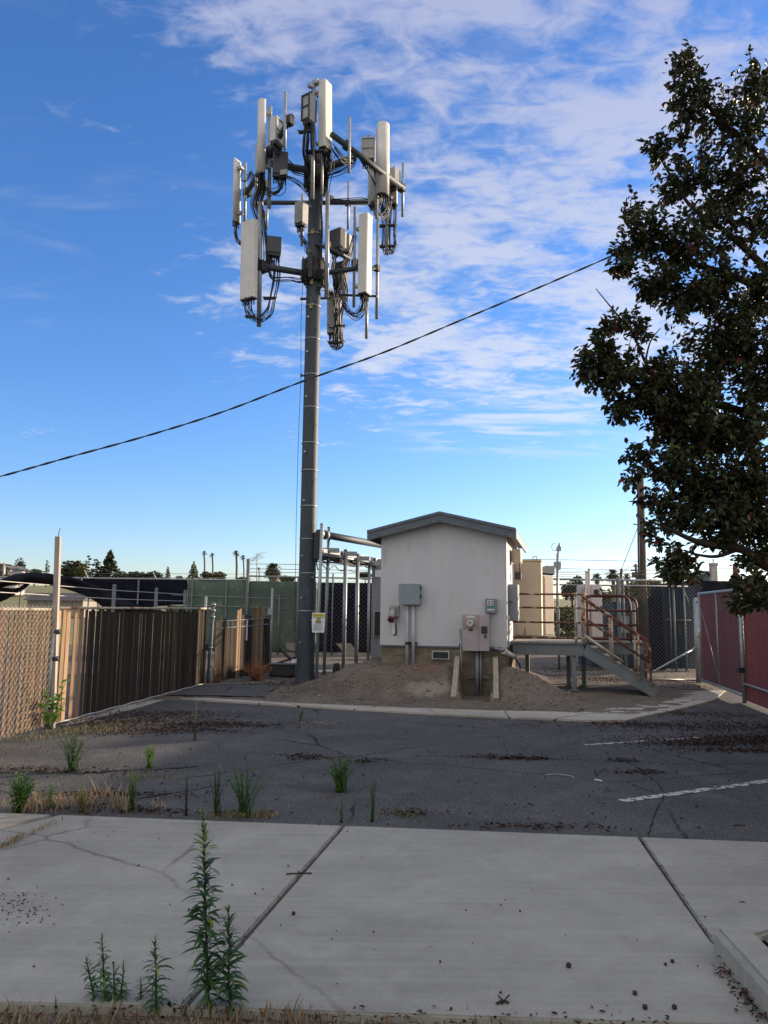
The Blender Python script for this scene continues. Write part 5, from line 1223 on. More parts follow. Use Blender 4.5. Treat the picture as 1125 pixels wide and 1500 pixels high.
def far_tree(x, yt, yb, wpx, Y, kind, cols, label, cat='tree'):
    b = P(x, yb, Y); t = P(x, yt, Y); h = t.z - b.z; r = wpx / FPX * Y / 2
    rt = thing('conifer_tree' if kind in ('cone', 'cedar') else 'broadleaf_tree', label, cat, b, 'trees on the far rise')
    mb = MB(); mb.bar(b - Vector((0, 0, 1.5)), b.lerp(t, .8), max(.12, h * .03), 8, r2=.04); mb.build('trunk', M_bark, rt)
    mb = MB()
    if kind == 'cone':
        for k in range(14):
            q = k / 13; rr = r * (1 - q) * (.8 + .4 * rnd.random()) + .1; leafball(mb, (b.x, b.y, b.z + h * (.04 + .94 * q)), rr, rr, h * .06, int(10 + 70 * (1 - q)), r * .16, cols)
    elif kind == 'cedar':
        for k in range(9):
            q = k / 8; rr = r * (1.05 - q * .85) * rnd.uniform(.7, 1.2); ox = rnd.uniform(-.25, .25) * r
            leafball(mb, (b.x + ox, b.y, b.z + h * (.12 + .86 * q)), rr, rr, h * .04, int(16 + 50 * (1 - q)), r * .16, cols)
    else:
        m = 7
        for k in range(m):
            a = rnd.uniform(0, 2 * PI); q = rnd.uniform(0, .55); rr = r * rnd.uniform(.38, .6)
            leafball(mb, (b.x + math.cos(a) * r * q * 1.1, b.y + math.sin(a) * r * q, b.z + h * rnd.uniform(.30, .72)), rr, rr, h * rnd.uniform(.22, .3), 110, r * .15, cols)
        leafball(mb, (b.x, b.y, b.z + h * .5), r, r, h * .48, 260, r * .15, cols)
    mb.build('crown', M_far, rt)
def far_things():
    D = [(833, 886, 940, 52, 31, 'round', LIME, 'yellow green shrub behind the rails right of the tan cabinets'), (770, 900, 960, 60, 30, 'round', GREY, 'low dull shrub under and behind the platform'), (28, 816, 842, 16, 120, 'round', DARK, 'dark upright tree by the far left house'), (51, 833, 846, 20, 130, 'round', GREY, 'low grey green bush left of the small far conifer'), (68, 821, 846, 13, 125, 'cedar', DARK, 'small tiered conifer just left of the bleached post'),
         (103, 820, 850, 40, 115, 'round', GREY, 'broad flat topped grey tree right of the bleached post'), (119, 825, 852, 20, 112, 'round', WARM, 'brownish tree between the flat topped tree and the cedar'), (127, 814, 852, 20, 118, 'cedar', DARK, 'spreading tiered cedar left of the tallest cone shaped conifer'), (142, 820, 852, 26, 120, 'cedar', DARK, 'dark spreading conifer between cedar and tallest conifer'), (159, 807, 852, 40, 116, 'cone', DARK, 'tallest dense cone shaped conifer on the left skyline'),
         (176, 836, 852, 22, 118, 'round', DARK, 'dark shrub at the right foot of the tallest conifer'), (200, 837, 852, 34, 125, 'round', GREY, 'olive hedge clump right of the tallest conifer'), (226, 836, 852, 26, 125, 'round', DARK, 'dark rounded tree left of the little spire conifer'), (245, 830, 852, 11, 122, 'cone', GREY, 'little spire conifer above the navy screen'), (262, 843, 853, 14, 125, 'round', GREY, 'tiny bush above the end of the navy screen'),
         (283, 823, 850, 19, 110, 'cone', LIME, 'yellow green conifer left of the leftmost pair of palms'), (303, 837, 850, 20, 114, 'round', DARK, 'dark shrub under the leftmost pair of palms'), (321, 837, 851, 22, 112, 'round', WARM, 'brown leafed tree right of the leftmost pair of palms'), (356, 845, 853, 22, 118, 'round', DARK, 'dark low bush under the tallest palm'), (420, 843, 853, 24, 116, 'round', GREY, 'grey green bush behind the tower left edge'), (8, 836, 850, 18, 128, 'round', DARK, 'dark shrub below the far left house'),
         (838, 850, 882, 30, 70, 'round', DARK, 'dark tree behind chain link left of the twin pipes'), (847, 842, 880, 22, 80, 'round', DARK, 'rounded dark tree just right of the floodlight pole'), (928, 850, 885, 40, 70, 'round', WARM, 'olive brown tree behind the brown utility pole'), (955, 847, 885, 34, 80, 'round', WARM, 'pale olive tree right of the brown utility pole'), (905, 855, 888, 34, 62, 'round', GREY, 'grey green tree behind the far leaning pole'), (880, 862, 890, 26, 66, 'round', GREY, 'low grey shrub behind the off white cabinet'), (535, 838, 850, 20, 110, 'round', DARK, 'dark bush beneath the cable bridge')]
    for d in D: far_tree(*d)
    def palm(x, yt, yb, cw, Y, label, thick=.16, lean=0, n=34):
        b = P(x, yb, Y); t = P(x + lean, yt + cw * .3, Y); rt = thing('palm_tree', label, 'palm tree', b, 'palms on the far skyline'); r = cw / FPX * Y / 2
        mb = MB(); mb.tube(curve([b - Vector((0, 0, 1)), b.lerp(t, .5) + Vector((.1, 0, 0)), t], 4), thick, 8); mb.build('trunk', M_palm, rt)
        mb = MB()
        for k in range(n):
            a = rnd.uniform(0, 2 * PI); el = rnd.uniform(-.75, 1.2); d = Vector((math.cos(a) * math.cos(el), math.sin(a) * math.cos(el), math.sin(el))); s = Vector((-math.sin(a), math.cos(a), 0)) * r * .15
            g = rnd.uniform(.5, 1.2); mb.t = (g, g, g * .8, 1)
            p0 = t; p1 = t + d * r * .6; p2 = t + d * r * 1.05 - Vector((0, 0, r * .35))
            mb.f([p0 - s * .3, p1 - s, p1 + s, p0 + s * .3]); mb.f([p1 - s, p2 - s * .15, p2 + s * .15, p1 + s])
        mb.build('crown', M_far, rt)
    palm(299, 807, 852, 10, 150, 'tall thin palm, left one of the leftmost pair'); palm(311, 810, 852, 10, 150, 'tall thin palm, right one of the leftmost pair'); palm(346, 806, 852, 13, 140, 'tallest palm with full head left of the screen post', .2); palm(357, 813, 852, 10, 150, 'palm leaning slightly behind the tall screen post', .14, -1); palm(379, 831, 852, 6, 150, 'tiny palm under the television aerial', .1)
    palm(400, 825, 853, 30, 80, 'squat wide palm with dense crown left of the tower', .5, 0, 120)
    palm(874, 840, 885, 20, 60, 'spiky low palm behind the off white cabinet', .15, 0, 60); palm(897, 834, 885, 24, 60, 'feathery palm left of the far leaning pole', .15, 0, 80); palm(918, 840, 885, 16, 64, 'small ragged palm right of the far leaning pole', .12, 0, 50)
    # house
    b = P(8, 845, 110); rt = thing('house', 'pale gabled house with dark roof at the far left skyline', 'house', b)
    a, c = P(-14, 850, 110), P(14, 850, 110); zt = P(5, 834, 110).z; za = P(0, 826, 110).z
    mb = MB(); mb.box(((a.x + c.x) / 2, 113, (a.z - 2 + zt) / 2), c.x - a.x, 6, zt - a.z + 2); mb.build('wall', M_house, rt)
    mb = MB(); mb.prism([(a.x - .4, 109.6, zt), (c.x + .4, 109.6, zt), ((a.x + c.x) / 2, 109.6, za)], (0, 7, 0)); mb.build('roof', M_hroof, rt)
    for x in (2, 8): q = P(x, 840, 109.95); mb = MB(); mb.box(q, .5, .1, .7); mb.build('window', M_blk, rt)
    rt = thing('far_crossarm_pole', 'stubby far utility pole with crossarm before the pale house', 'utility pole', P(5, 850, 90))
    mb = MB(); mb.bar(P(5, 856, 90), P(6.5, 824, 90), .14, 8); mb.build('pole', M_wirew, rt)
    mb = MB(); mb.bar(P(-4, 826, 90), P(17, 828, 90), .09, 6); mb.build('crossarm', M_upole, rt); mb = MB(); mb.bar(P(-4, 841, 90), P(15, 843, 90), .12, 6); mb.build('crossarm', M_upole, rt)
    rt = thing('long_shed', 'long low grey shed roof on the grassy rise behind the shade cloth', 'shed', P(80, 880, 62))
    a, c = P(33, 880, 62), P(121, 880, 62); z0, z1 = P(80, 879.5, 62).z, P(80, 868, 62).z
    mb = MB(); mb.box(((a.x + c.x) / 2, 64, z0 - .6), c.x - a.x - .3, 3, 1.5); mb.build('wall', M_concw, rt)
    mb = MB(); mb.prism([(a.x, 62, z0), (a.x, 66, z0), (a.x, 64, z1)], (c.x - a.x, 0, 0)); mb.build('roof', M_hroof, rt)
far_things()

# ------------------------------------------------------------------ near tree
def leaf(mb, p, d, up, L, Wd, col):
    d = d.normalized(); s = d.cross(up)
    s = s.normalized() if s.length > 1e-4 else perp(d)[0]
    n = s.cross(d); mb.t = col
    fold = .28 * Wd; cur = L * rnd.uniform(.05, .25)
    m1 = p + d * L * .38 - n * fold; m2 = p + d * L * .72 - n * (fold + cur * .4); tip = p + d * L - n * (cur + fold)
    a1, b1 = p + d * L * .38 + s * Wd * .5, p + d * L * .38 - s * Wd * .5
    a2, b2 = p + d * L * .72 + s * Wd * .36 - n * cur * .4, p + d * L * .72 - s * Wd * .36 - n * cur * .4
    v = [mb.bm.verts.new(q) for q in (p, m1, m2, tip, a1, a2, b1, b2)]
    for q in ((0, 1, 4), (0, 6, 1), (1, 2, 5, 4), (1, 6, 7, 2), (2, 3, 5), (2, 7, 3)): mb.fv([v[i] for i in q])
def leafcol():
    r = rnd.random(); g = rnd.uniform(.55, 1.5)
    if r < .02: return (g * 3.4, g * .45, g * .9, 1)
    if r < .12: return (g * 1.9, g * .85, g * .8, 1)
    if r < .18: return (g * 2.0, g * 1.8, g * .7, 1)
    return (g, g * rnd.uniform(.85, 1.1), g * rnd.uniform(.8, 1.2), 1)
def near_tree():
    TY = 8.0; base = Vector((6.0, 8.2, 0))
    rt = thing('leafy_tree', 'dark leafy street tree with reddening leaves filling the right edge', 'tree', base)
    fork = base + Vector((-.15, 0, 1.9))
    mb = MB(); mb.tube(curve([base - Vector((0, 0, .2)), base + Vector((.05, 0, .9)), fork, base + Vector((-.3, .1, 3.6)), base + Vector((-.6, 0, 5.5)), base + Vector((-.9, 0, 7.6))], 5), .2, 12, rad=[.26 - .23 * i / 25 for i in range(26)]); mb.build('trunk', M_bark, rt)
    limbs = []
    def limb(pts, r0, r1):
        c = curve([Vector(p) for p in pts], 7); n = len(c)
        mb = MB(); mb.tube(c, r0, 8, rad=[.72 * (r0 + (r1 - r0) * i / (n - 1)) for i in range(n)]); mb.build('limb', M_bark, rt); limbs.append(c)
    limb([fork, P(1200, 842, 7.9), P(1125, 830, 7.8), P(1090, 806, 7.7), P(1030, 796, 7.6), P(990, 780, 7.6), P(950, 762, 7.6)], .11, .012)
    limb([P(1078, 806, 7.7), P(1050, 815, 7.6), P(1024, 813, 7.5), P(1002, 806, 7.4)], .03, .012)
    limb([P(1024, 813, 7.5), P(1012, 825, 7.5), P(1003, 838, 7.4)], .015, .006)
    limb([base + Vector((-.2, 0, 2.6)), P(1190, 640, 8), P(1080, 600, 7.9), P(1000, 580, 7.8), P(930, 545, 7.8), P(862, 532, 7.8)], .09, .008)
    limb([P(960, 562, 7.8), P(945, 530, 7.7), P(925, 485, 7.6), P(905, 462, 7.5), P(873, 423, 7.4)], .028, .006)
    limb([P(945, 530, 7.7), P(953, 500, 7.7), P(968, 480, 7.7)], .016, .005)
    limb([base + Vector((-.4, .1, 4.2)), P(1150, 420, 8.1), P(1070, 345, 8), P(1010, 300, 7.9), P(960, 220, 7.9)], .08, .008)
    limb([base + Vector((-.6, 0, 5.4)), P(1125, 240, 8.2), P(1060, 180, 8.1), P(1020, 130, 8), P(998, 72, 8)], .07, .007)
    limb([base + Vector((-.7, 0, 5.9)), P(1150, 180, 8.3), P(1110, 120, 8.2), P(1100, 88, 8.2)], .05, .008)
    limb([base + Vector((-.4, .1, 3.9)), P(1120, 430, 8.1), P(1000, 380, 8), P(920, 330, 7.9), P(918, 290, 7.9)], .07, .008)
    limb([base + Vector((-.2, 0, 2.2)), P(1140, 720, 8), P(1040, 700, 8), P(960, 700, 7.9), P(918, 668, 7.9)], .06, .007)
    limb([P(1000, 690, 8), P(975, 740, 8), P(950, 755, 8)], .02, .006)
    limb([P(1135, 832, 7.8), P(1115, 850, 7.4), P(1095, 880, 7.2)], .02, .005)
    # lobes of foliage: px, py, rx, ry (photo pixels), Y, depth m, leaves
    lobes = [(1000, 110, 26, 34, 8, .35, 150), (998, 78, 8, 14, 8, .1, 22), (1018, 140, 38, 30, 8, .4, 170), (1000, 160, 24, 22, 8, .3, 90), (1048, 160, 36, 34, 8.1, .5, 180), (1105, 130, 34, 36, 8.2, .5, 260), (1100, 92, 14, 10, 8.2, .2, 30), (1085, 190, 48, 40, 8.1, .6, 330),
             (975, 222, 28, 20, 7.9, .3, 90), (953, 218, 10, 16, 7.9, .15, 24), (995, 205, 14, 18, 7.9, .2, 34), (1010, 255, 40, 34, 7.9, .5, 240), (985, 275, 22, 18, 7.9, .3, 70), (1070, 270, 56, 50, 8, .7, 520), (1110, 330, 30, 40, 8.1, .6, 230), (1050, 320, 30, 20, 8, .4, 120),
             (925, 305, 16, 18, 7.9, .2, 46), (948, 345, 44, 36, 7.9, .5, 330), (915, 375, 28, 24, 7.9, .35, 120), (1000, 360, 40, 44, 7.9, .5, 340), (965, 410, 42, 26, 7.9, .5, 260), (1045, 420, 40, 40, 8, .6, 330), (1100, 430, 40, 50, 8, .7, 380), (1060, 350, 24, 16, 8, .4, 60),
             (1000, 440, 40, 26, 7.9, .5, 200), (1060, 500, 60, 60, 8, .8, 700), (1115, 540, 40, 70, 8, .8, 520), (905, 470, 26, 18, 7.6, .3, 70), (885, 480, 16, 14, 7.6, .2, 26), (940, 480, 20, 30, 7.7, .3, 60), (868, 528, 30, 26, 7.8, .35, 170), (900, 545, 40, 34, 7.8, .5, 300), (885, 510, 26, 20, 7.8, .3, 90), (950, 570, 40, 40, 7.8, .5, 330), (920, 592, 30, 28, 7.8, .4, 160), (1000, 590, 44, 50, 7.8, .6, 430), (975, 545, 20, 14, 7.8, .3, 44),
             (985, 520, 14, 14, 7.8, .2, 20), (1030, 560, 30, 40, 7.9, .5, 230), (1010, 640, 40, 44, 7.9, .6, 380), (970, 625, 26, 26, 7.9, .4, 120), (1070, 620, 60, 60, 8, .8, 700), (1090, 700, 60, 60, 8, .8, 720), (1020, 710, 46, 44, 8, .7, 460), (1110, 770, 40, 50, 8, .8, 420), (1060, 760, 54, 40, 7.9, .7, 460), (975, 690, 32, 34, 7.9, .5, 190), (935, 665, 22, 16, 7.9, .3, 70), (925, 698, 16, 16, 7.9, .25, 44), (965, 735, 26, 24, 8, .4, 90), (1000, 760, 34, 28, 7.8, .5, 150), (960, 790, 16, 12, 7.6, .2, 26), (955, 768, 10, 10, 7.6, .2, 16),
             (985, 815, 22, 20, 7.5, .3, 90), (1003, 836, 18, 18, 7.4, .25, 80), (975, 835, 10, 16, 7.4, .2, 24), (1100, 850, 24, 18, 7.4, .3, 70), (1095, 880, 22, 18, 7.2, .3, 100), (1120, 870, 20, 30, 7.2, .3, 110), (1110, 818, 30, 14, 7.7, .4, 70), (1050, 792, 30, 10, 7.7, .3, 60)]
    # the part of the crown outside the picture, coarser
    off = [(1180, 200, 60, 80, 8.3, .9, 260), (1190, 360, 70, 90, 8.3, 1.0, 320), (1200, 520, 80, 90, 8.3, 1.2, 340), (1200, 680, 80, 90, 8.2, 1.2, 340), (1190, 800, 60, 60, 8.0, 1.0, 200), (1320, 300, 100, 120, 8.5, 1.4, 340), (1340, 500, 110, 130, 8.5, 1.5, 360), (1330, 690, 100, 100, 8.4, 1.4, 320)]
    mb = MB(); tw = MB(); n_leaf = 0
    for li, (x, y, rx, ry, Y, dp, n) in enumerate(lobes + off):
        big = li >= len(lobes); c = P(x, y, Y); sc_ = Y * 1.03 / FPX; ex, ez = rx * sc_, ry * sc_
        ntw = max(4, n // 6); n = int(n * (1.3 if big else (1.9 if y < 360 else 2.6)))
        tws = []
        core = c + Vector((.18 * ex, 0, -.18 * ez))
        for _ in range(ntw):
            while True:
                v = Vector((rnd.uniform(-1, 1), rnd.uniform(-1, 1), rnd.uniform(-1, 1)))
                if v.length < 1: break
            v = v.normalized() * (rnd.uniform(.45, 1.0) if rnd.random() < .8 else rnd.uniform(1.0, 1.3)) if rnd.random() < .8 else v
            e = c + Vector((v.x * ex, v.y * dp, v.z * ez)); s = core.lerp(e, rnd.uniform(.05, .4)) + Vector((rnd.gauss(0, ex * .15), rnd.gauss(0, dp * .2), rnd.gauss(0, ez * .15)))
            m_ = s.lerp(e, .55) - Vector((0, 0, .02)); e = e + Vector((0, 0, .03)); tws.append((s, m_, e))
            tw.tube([s, m_, e], .004, 4, rad=[.007, .005, .002], cap=False)
        for k in range(n):
            s, m_, e = tws[k % ntw]; t = rnd.random() ** .6; p = (s.lerp(m_, t * 2) if t < .5 else m_.lerp(e, t * 2 - 1)); d = (e - s).normalized()
            d = (d * .7 + Vector((rnd.gauss(0, .6), rnd.gauss(0, .6), rnd.gauss(-.25, .5)))).normalized()
            up = (Vector((rnd.gauss(0, .45), rnd.gauss(0, .45), 1))).normalized()
            L_ = rnd.uniform(.050, .092) * (1.7 if big else 1); leaf(mb, p + Vector((rnd.gauss(0, .025), rnd.gauss(0, .025), rnd.gauss(0, .025))), d, up, L_, L_ * rnd.uniform(.48, .68), leafcol()); n_leaf += 1
    mb.build('crown', M_leaf, rt, fix=False); tw.build('twigs', M_bark, rt)
near_tree()

# ------------------------------------------------------------------ street trees and hedge outside the frame on the sun side
def street_tree(x, y, h, r, label):
    b = Vector((x, y, 0)); rt = thing('street_tree', label, 'tree', b); mb = MB(); mb.bar(b, b + Vector((0, 0, h * .6)), .16, 8, r2=.08); mb.build('trunk', M_bark, rt)
    mb = MB()
    for k in range(8):
        a = k * 2.4; q = rnd.uniform(.1, .6); leafball(mb, (x + math.cos(a) * r * q, y + math.sin(a) * r * q, h * rnd.uniform(.4, .8)), r * .55, r * .55, h * .2, 260, .13, DARK + GREY)
    mb.build('crown', M_far, rt)


# ------------------------------------------------------------------ weeds, shrubs, litter
def blade(mb, p, d, L, Wd, col, droop=.3):
    d = d.normalized(); s = d.cross(Vector((0, 0, 1))); s = s.normalized() if s.length > .01 else Vector((1, 0, 0)); mb.t = col
    m_ = p + d * L * .5 + Vector((0, 0, 0)); t = p + d * L - Vector((0, 0, L * droop))
    s2 = s * Wd / 2; n = Vector((0, 0, Wd * .25))
    v = [mb.bm.verts.new(q) for q in (p, m_ + s2 + n, m_ - s2 + n, m_, t)]
    for q in ((0, 3, 1), (0, 2, 3), (1, 3, 4), (3, 2, 4)): mb.fv([v[i] for i in q])
def lance(mb, p, a, el, L, Wd, col):          # arching lance-shaped leaf
    h = Vector((math.cos(a), math.sin(a), 0)); s = Vector((-math.sin(a), math.cos(a), 0)); mb.t = col
    q = p.copy(); prev = None; tw_ = rnd.uniform(-.5, .5)
    for i, w_ in enumerate((.25, .85, 1.0, .6, 0)):
        s2 = (s * math.cos(tw_ * i * .4) + Vector((0, 0, 1)) * math.sin(tw_ * i * .4)) * Wd * w_ * .5
        cur = [mb.bm.verts.new(q - s2), mb.bm.verts.new(q + s2)] if w_ else [mb.bm.verts.new(q)]
        if prev: mb.fv([prev[0], prev[1]] + cur[::-1])
        prev = cur; q = q + (h * math.cos(el) + Vector((0, 0, math.sin(el)))) * L / 4; el -= rnd.uniform(.18, .42)
def horseweed(px, pyb, pyt, label, leafL=.09, n=120, pxt=None, g=1.0, group='horseweed in the foreground'):
    b = G(px, pyb, -.01); t = P(pxt or px, pyt, b.y); hgt_ = t.z - b.z
    rt = thing('horseweed', label, 'weed', b, group)
    k1, k2 = [Vector((rnd.gauss(0, .005), rnd.gauss(0, .008), 0)) * min(1, hgt_ * 2) for _ in range(2)]
    axis = curve([b, b.lerp(t, .3) + k1, b.lerp(t, .65) + k2, t], 8); na = len(axis) - 1
    mb = MB(); mb.t = (.8 * g, .8 * g, .8, 1); mb.tube(axis, .005, 6, rad=[.0065 - .005 * i / na for i in range(na + 1)]); mb.build('stem', M_weed, rt)
    mb = MB()
    for k in range(n):
        q = min(.999, .05 + .95 * (k + rnd.random()) / n); f = q * na; i = int(f); p = axis[i].lerp(axis[i + 1], f - i); a = k * 2.399 + rnd.uniform(-.5, .5)
        el = .35 + 1.0 * max(0, (q - .55) / .45) ** 1.6 + rnd.gauss(0, .22)
        l = leafL * (.55 + .55 * math.sin(PI * min(1, .12 + q * .95))) * rnd.uniform(.6, 1.25)
        if q > .9: l *= .8
        c = rnd.uniform(.55, 1.25) * g; c2 = (c * .85, c * .95, c * .9, 1) if q < .7 else (c * (1 + .5 * (q - .7) / .3), c * (1 + .35 * (q - .7) / .3), c, 1)
        if q < .10: c2, el = (c * 3.4, c * 1.7, c * 1.8, 1), rnd.uniform(-1.1, -.2)
        elif rnd.random() < .03: c2 = (c * 4.2, c * 2.0, c, 1)
        lance(mb, p, a, el, l, l * rnd.uniform(.13, .19), c2)
    mb.build('leaves', M_weed, rt)
horseweed(306, 1484, 1192, 'tallest horseweed with dense green spiky leaves at the front edge', .092, 330, 297, .9)
horseweed(338, 1487, 1332, 'shorter dense horseweed leaning against the tallest one on its right', .080, 190, 334, .95)
horseweed(229, 1484, 1376, 'single leafy horseweed left of the tallest one', .070, 80, 227, 1.0)
horseweed(155, 1474, 1368, 'pale green horseweed, tallest of the small cluster at front left', .058, 95, 149, 1.25)
horseweed(140, 1472, 1402, 'dull bluish weed leaning left in the front left cluster', .05, 60, 126, .8)
horseweed(168, 1474, 1414, 'small pale sprig close right of the pale green horseweed', .05, 40, 166, 1.2)
horseweed(176, 1474, 1412, 'small leafy sprig at the right side of the front left cluster', .055, 45, 181, 1.2)
horseweed(206, 1474, 1432, 'tiny lone sprig between the cluster and the single horseweed', .04, 30, 206, 1.0)
def bush(px, pyb, pyt, wpx, label, n=160, g=(1, 1, 1), leafL=.045, wisp=False, name='weed_bush', dry=0.0, m=None):
    b = G(px, pyb, 0); t = P(px, pyt, b.y); h = t.z - b.z; r = wpx / FPX * b.y / 2
    rt = thing(name, label, 'weed', b, 'weeds growing through the lot')
    n = int(n * 1.7); st = MB(); mb = MB(); ns = max(3, n // 22)
    for k in range(ns):
        a = rnd.uniform(0, 2 * PI); q = math.sqrt(rnd.random()); e = b + Vector((math.cos(a) * r * q, math.sin(a) * r * q, h * (1 - .35 * q * q) * rnd.uniform(.6 if not wisp else .72, 1)))
        st.t = (g[0] * .8, g[1] * .8, g[2] * .7, 1); c = curve([b + Vector((rnd.gauss(0, r * .15), rnd.gauss(0, r * .15), 0)), b.lerp(e, .5) + Vector((0, 0, h * .08)), e], 4); st.tube(c, .003, 4, rad=[.004 - .003 * i / (len(c) - 1) for i in range(len(c))])
        for j in range(n // ns):
            u = rnd.uniform(.12, 1); p = c[min(len(c) - 1, int(u * (len(c) - 1)))].lerp(c[max(0, int(u * (len(c) - 1)) - 1)], rnd.random())
            d = Vector((rnd.gauss(0, 1), rnd.gauss(0, 1), rnd.uniform(-.1, 1.1))).normalized(); v = rnd.uniform(.7, 1.3); col = (g[0] * v, g[1] * v, g[2] * v, 1)
            if rnd.random() < dry: col = (g[0] * v * 3.5, g[1] * v * 1.6, g[2] * v * 1.4, 1)
            blade(mb, p, d, leafL * rnd.uniform(.5, 1.2) * (.7 if wisp else .85), leafL * (.11 if wisp else .17), col, .1)
    st.build('stem', m or M_weed, rt); mb.build('leaves', m or M_weed, rt)
bush(499, 1160, 1092, 50, 'round bright green weed bush alone in the middle of the lot', 480, (1.5, 1.45, 1.1), .05, dry=.05)
bush(546, 1204, 1112, 14, 'tall thin green stalk at the concrete edge right of centre', 70, (1.0, 1.1, .8), .04)
bush(500, 1205, 1160, 12, 'small thin sprig at the concrete edge below the round bush', 40, (1.1, 1.1, .9), .04)
bush(219, 1125, 1083, 24, 'bright yellow green bush on the cracked asphalt at left', 260, (1.9, 1.7, .9), .05)
bush(193, 1188, 1112, 22, 'slender green weed at the concrete edge below the yellow green bush', 170, (1.1, 1.1, .7), .05)
bush(106, 1130, 1062, 50, 'feathery grey green weed clump near the gate post', 420, (.75, .9, .75), .06, True)
bush(28, 1190, 1122, 46, 'bushy green weed at the left edge of the concrete', 420, (.85, 1.05, .65), .07)
bush(72, 1185, 1130, 16, 'thin pale weed right of the bushy left edge weed', 70, (1.2, 1.3, .8), .05)
bush(272, 1195, 1100, 14, 'dark wiry dead stalk beside the big feathery weeds', 40, (.5, .4, .35), .03, True)
bush(317, 1195, 1100, 26, 'grey feathery weed stalk left of the tall wispy clump', 150, (.7, .85, .75), .05, True)
bush(358, 1196, 1108, 66, 'tall wispy green weed clump on the concrete edge', 320, (1.0, 1.15, .7), .07, True)
bush(440, 1056, 1032, 14, 'small green seedling beside the concrete strip', 40, (1.2, 1.4, .7), .07)
bush(286, 1085, 1012, 12, 'lone wiry weed stalk on the left of the lot', 60, (.7, .8, .6), .035, True)
bush(165, 1040, 1015, 20, 'faint dry weed against the foot of the slatted fence', 50, (1.3, 1.2, .8), .05, True)
bush(375, 1000, 962, 66, 'reddish dead brush against the gap toothed fence', 700, (.75, .36, .26), .12, True, 'dead_brush', m=M_dry)
bush(318, 1004, 952, 36, 'brown dry stalks behind the grey pipe post', 300, (.6, .42, .28), .10, True, 'dead_brush', m=M_dry)
bush(120, 1190, 1145, 30, 'reddish brown dry weed among pale grass at left', 180, (2.4, 1.2, .9), .05, True, 'dry_weed')
bush(876, 948, 1, 0, '', 0) if False else None
def sprig():
    b = G(78, 1068); rt = thing('vine_sprig', 'broad leafed green sapling climbing the foot of the bleached post', 'plant', b)
    mb = MB(); lf = MB()
    for x, y in ((55, 985), (65, 1010), (60, 1030), (90, 1012), (97, 995), (80, 1025), (70, 1045), (85, 1040)):
        e = P(x, y, b.y - rnd.uniform(.05, .35)); c = curve([b + Vector((0, -.08, 0)), b.lerp(e, .6) + Vector((0, -.05, 0)), e], 4); mb.tube(c, .004, 5)
        for k in range(9):
            p = c[rnd.randrange(3, len(c))]; d = Vector((rnd.gauss(0, 1), rnd.gauss(-.3, .8), rnd.uniform(-.4, .7))); v = rnd.uniform(.8, 1.5)
            leaf(lf, p, d, Vector((0, -.4, 1)).normalized(), .09, .055, (v * 2.4, v * 1.9, v * .8, 1))
    mb.build('stem', M_weed, rt); lf.build('leaves', M_weed, rt, fix=False)
sprig()
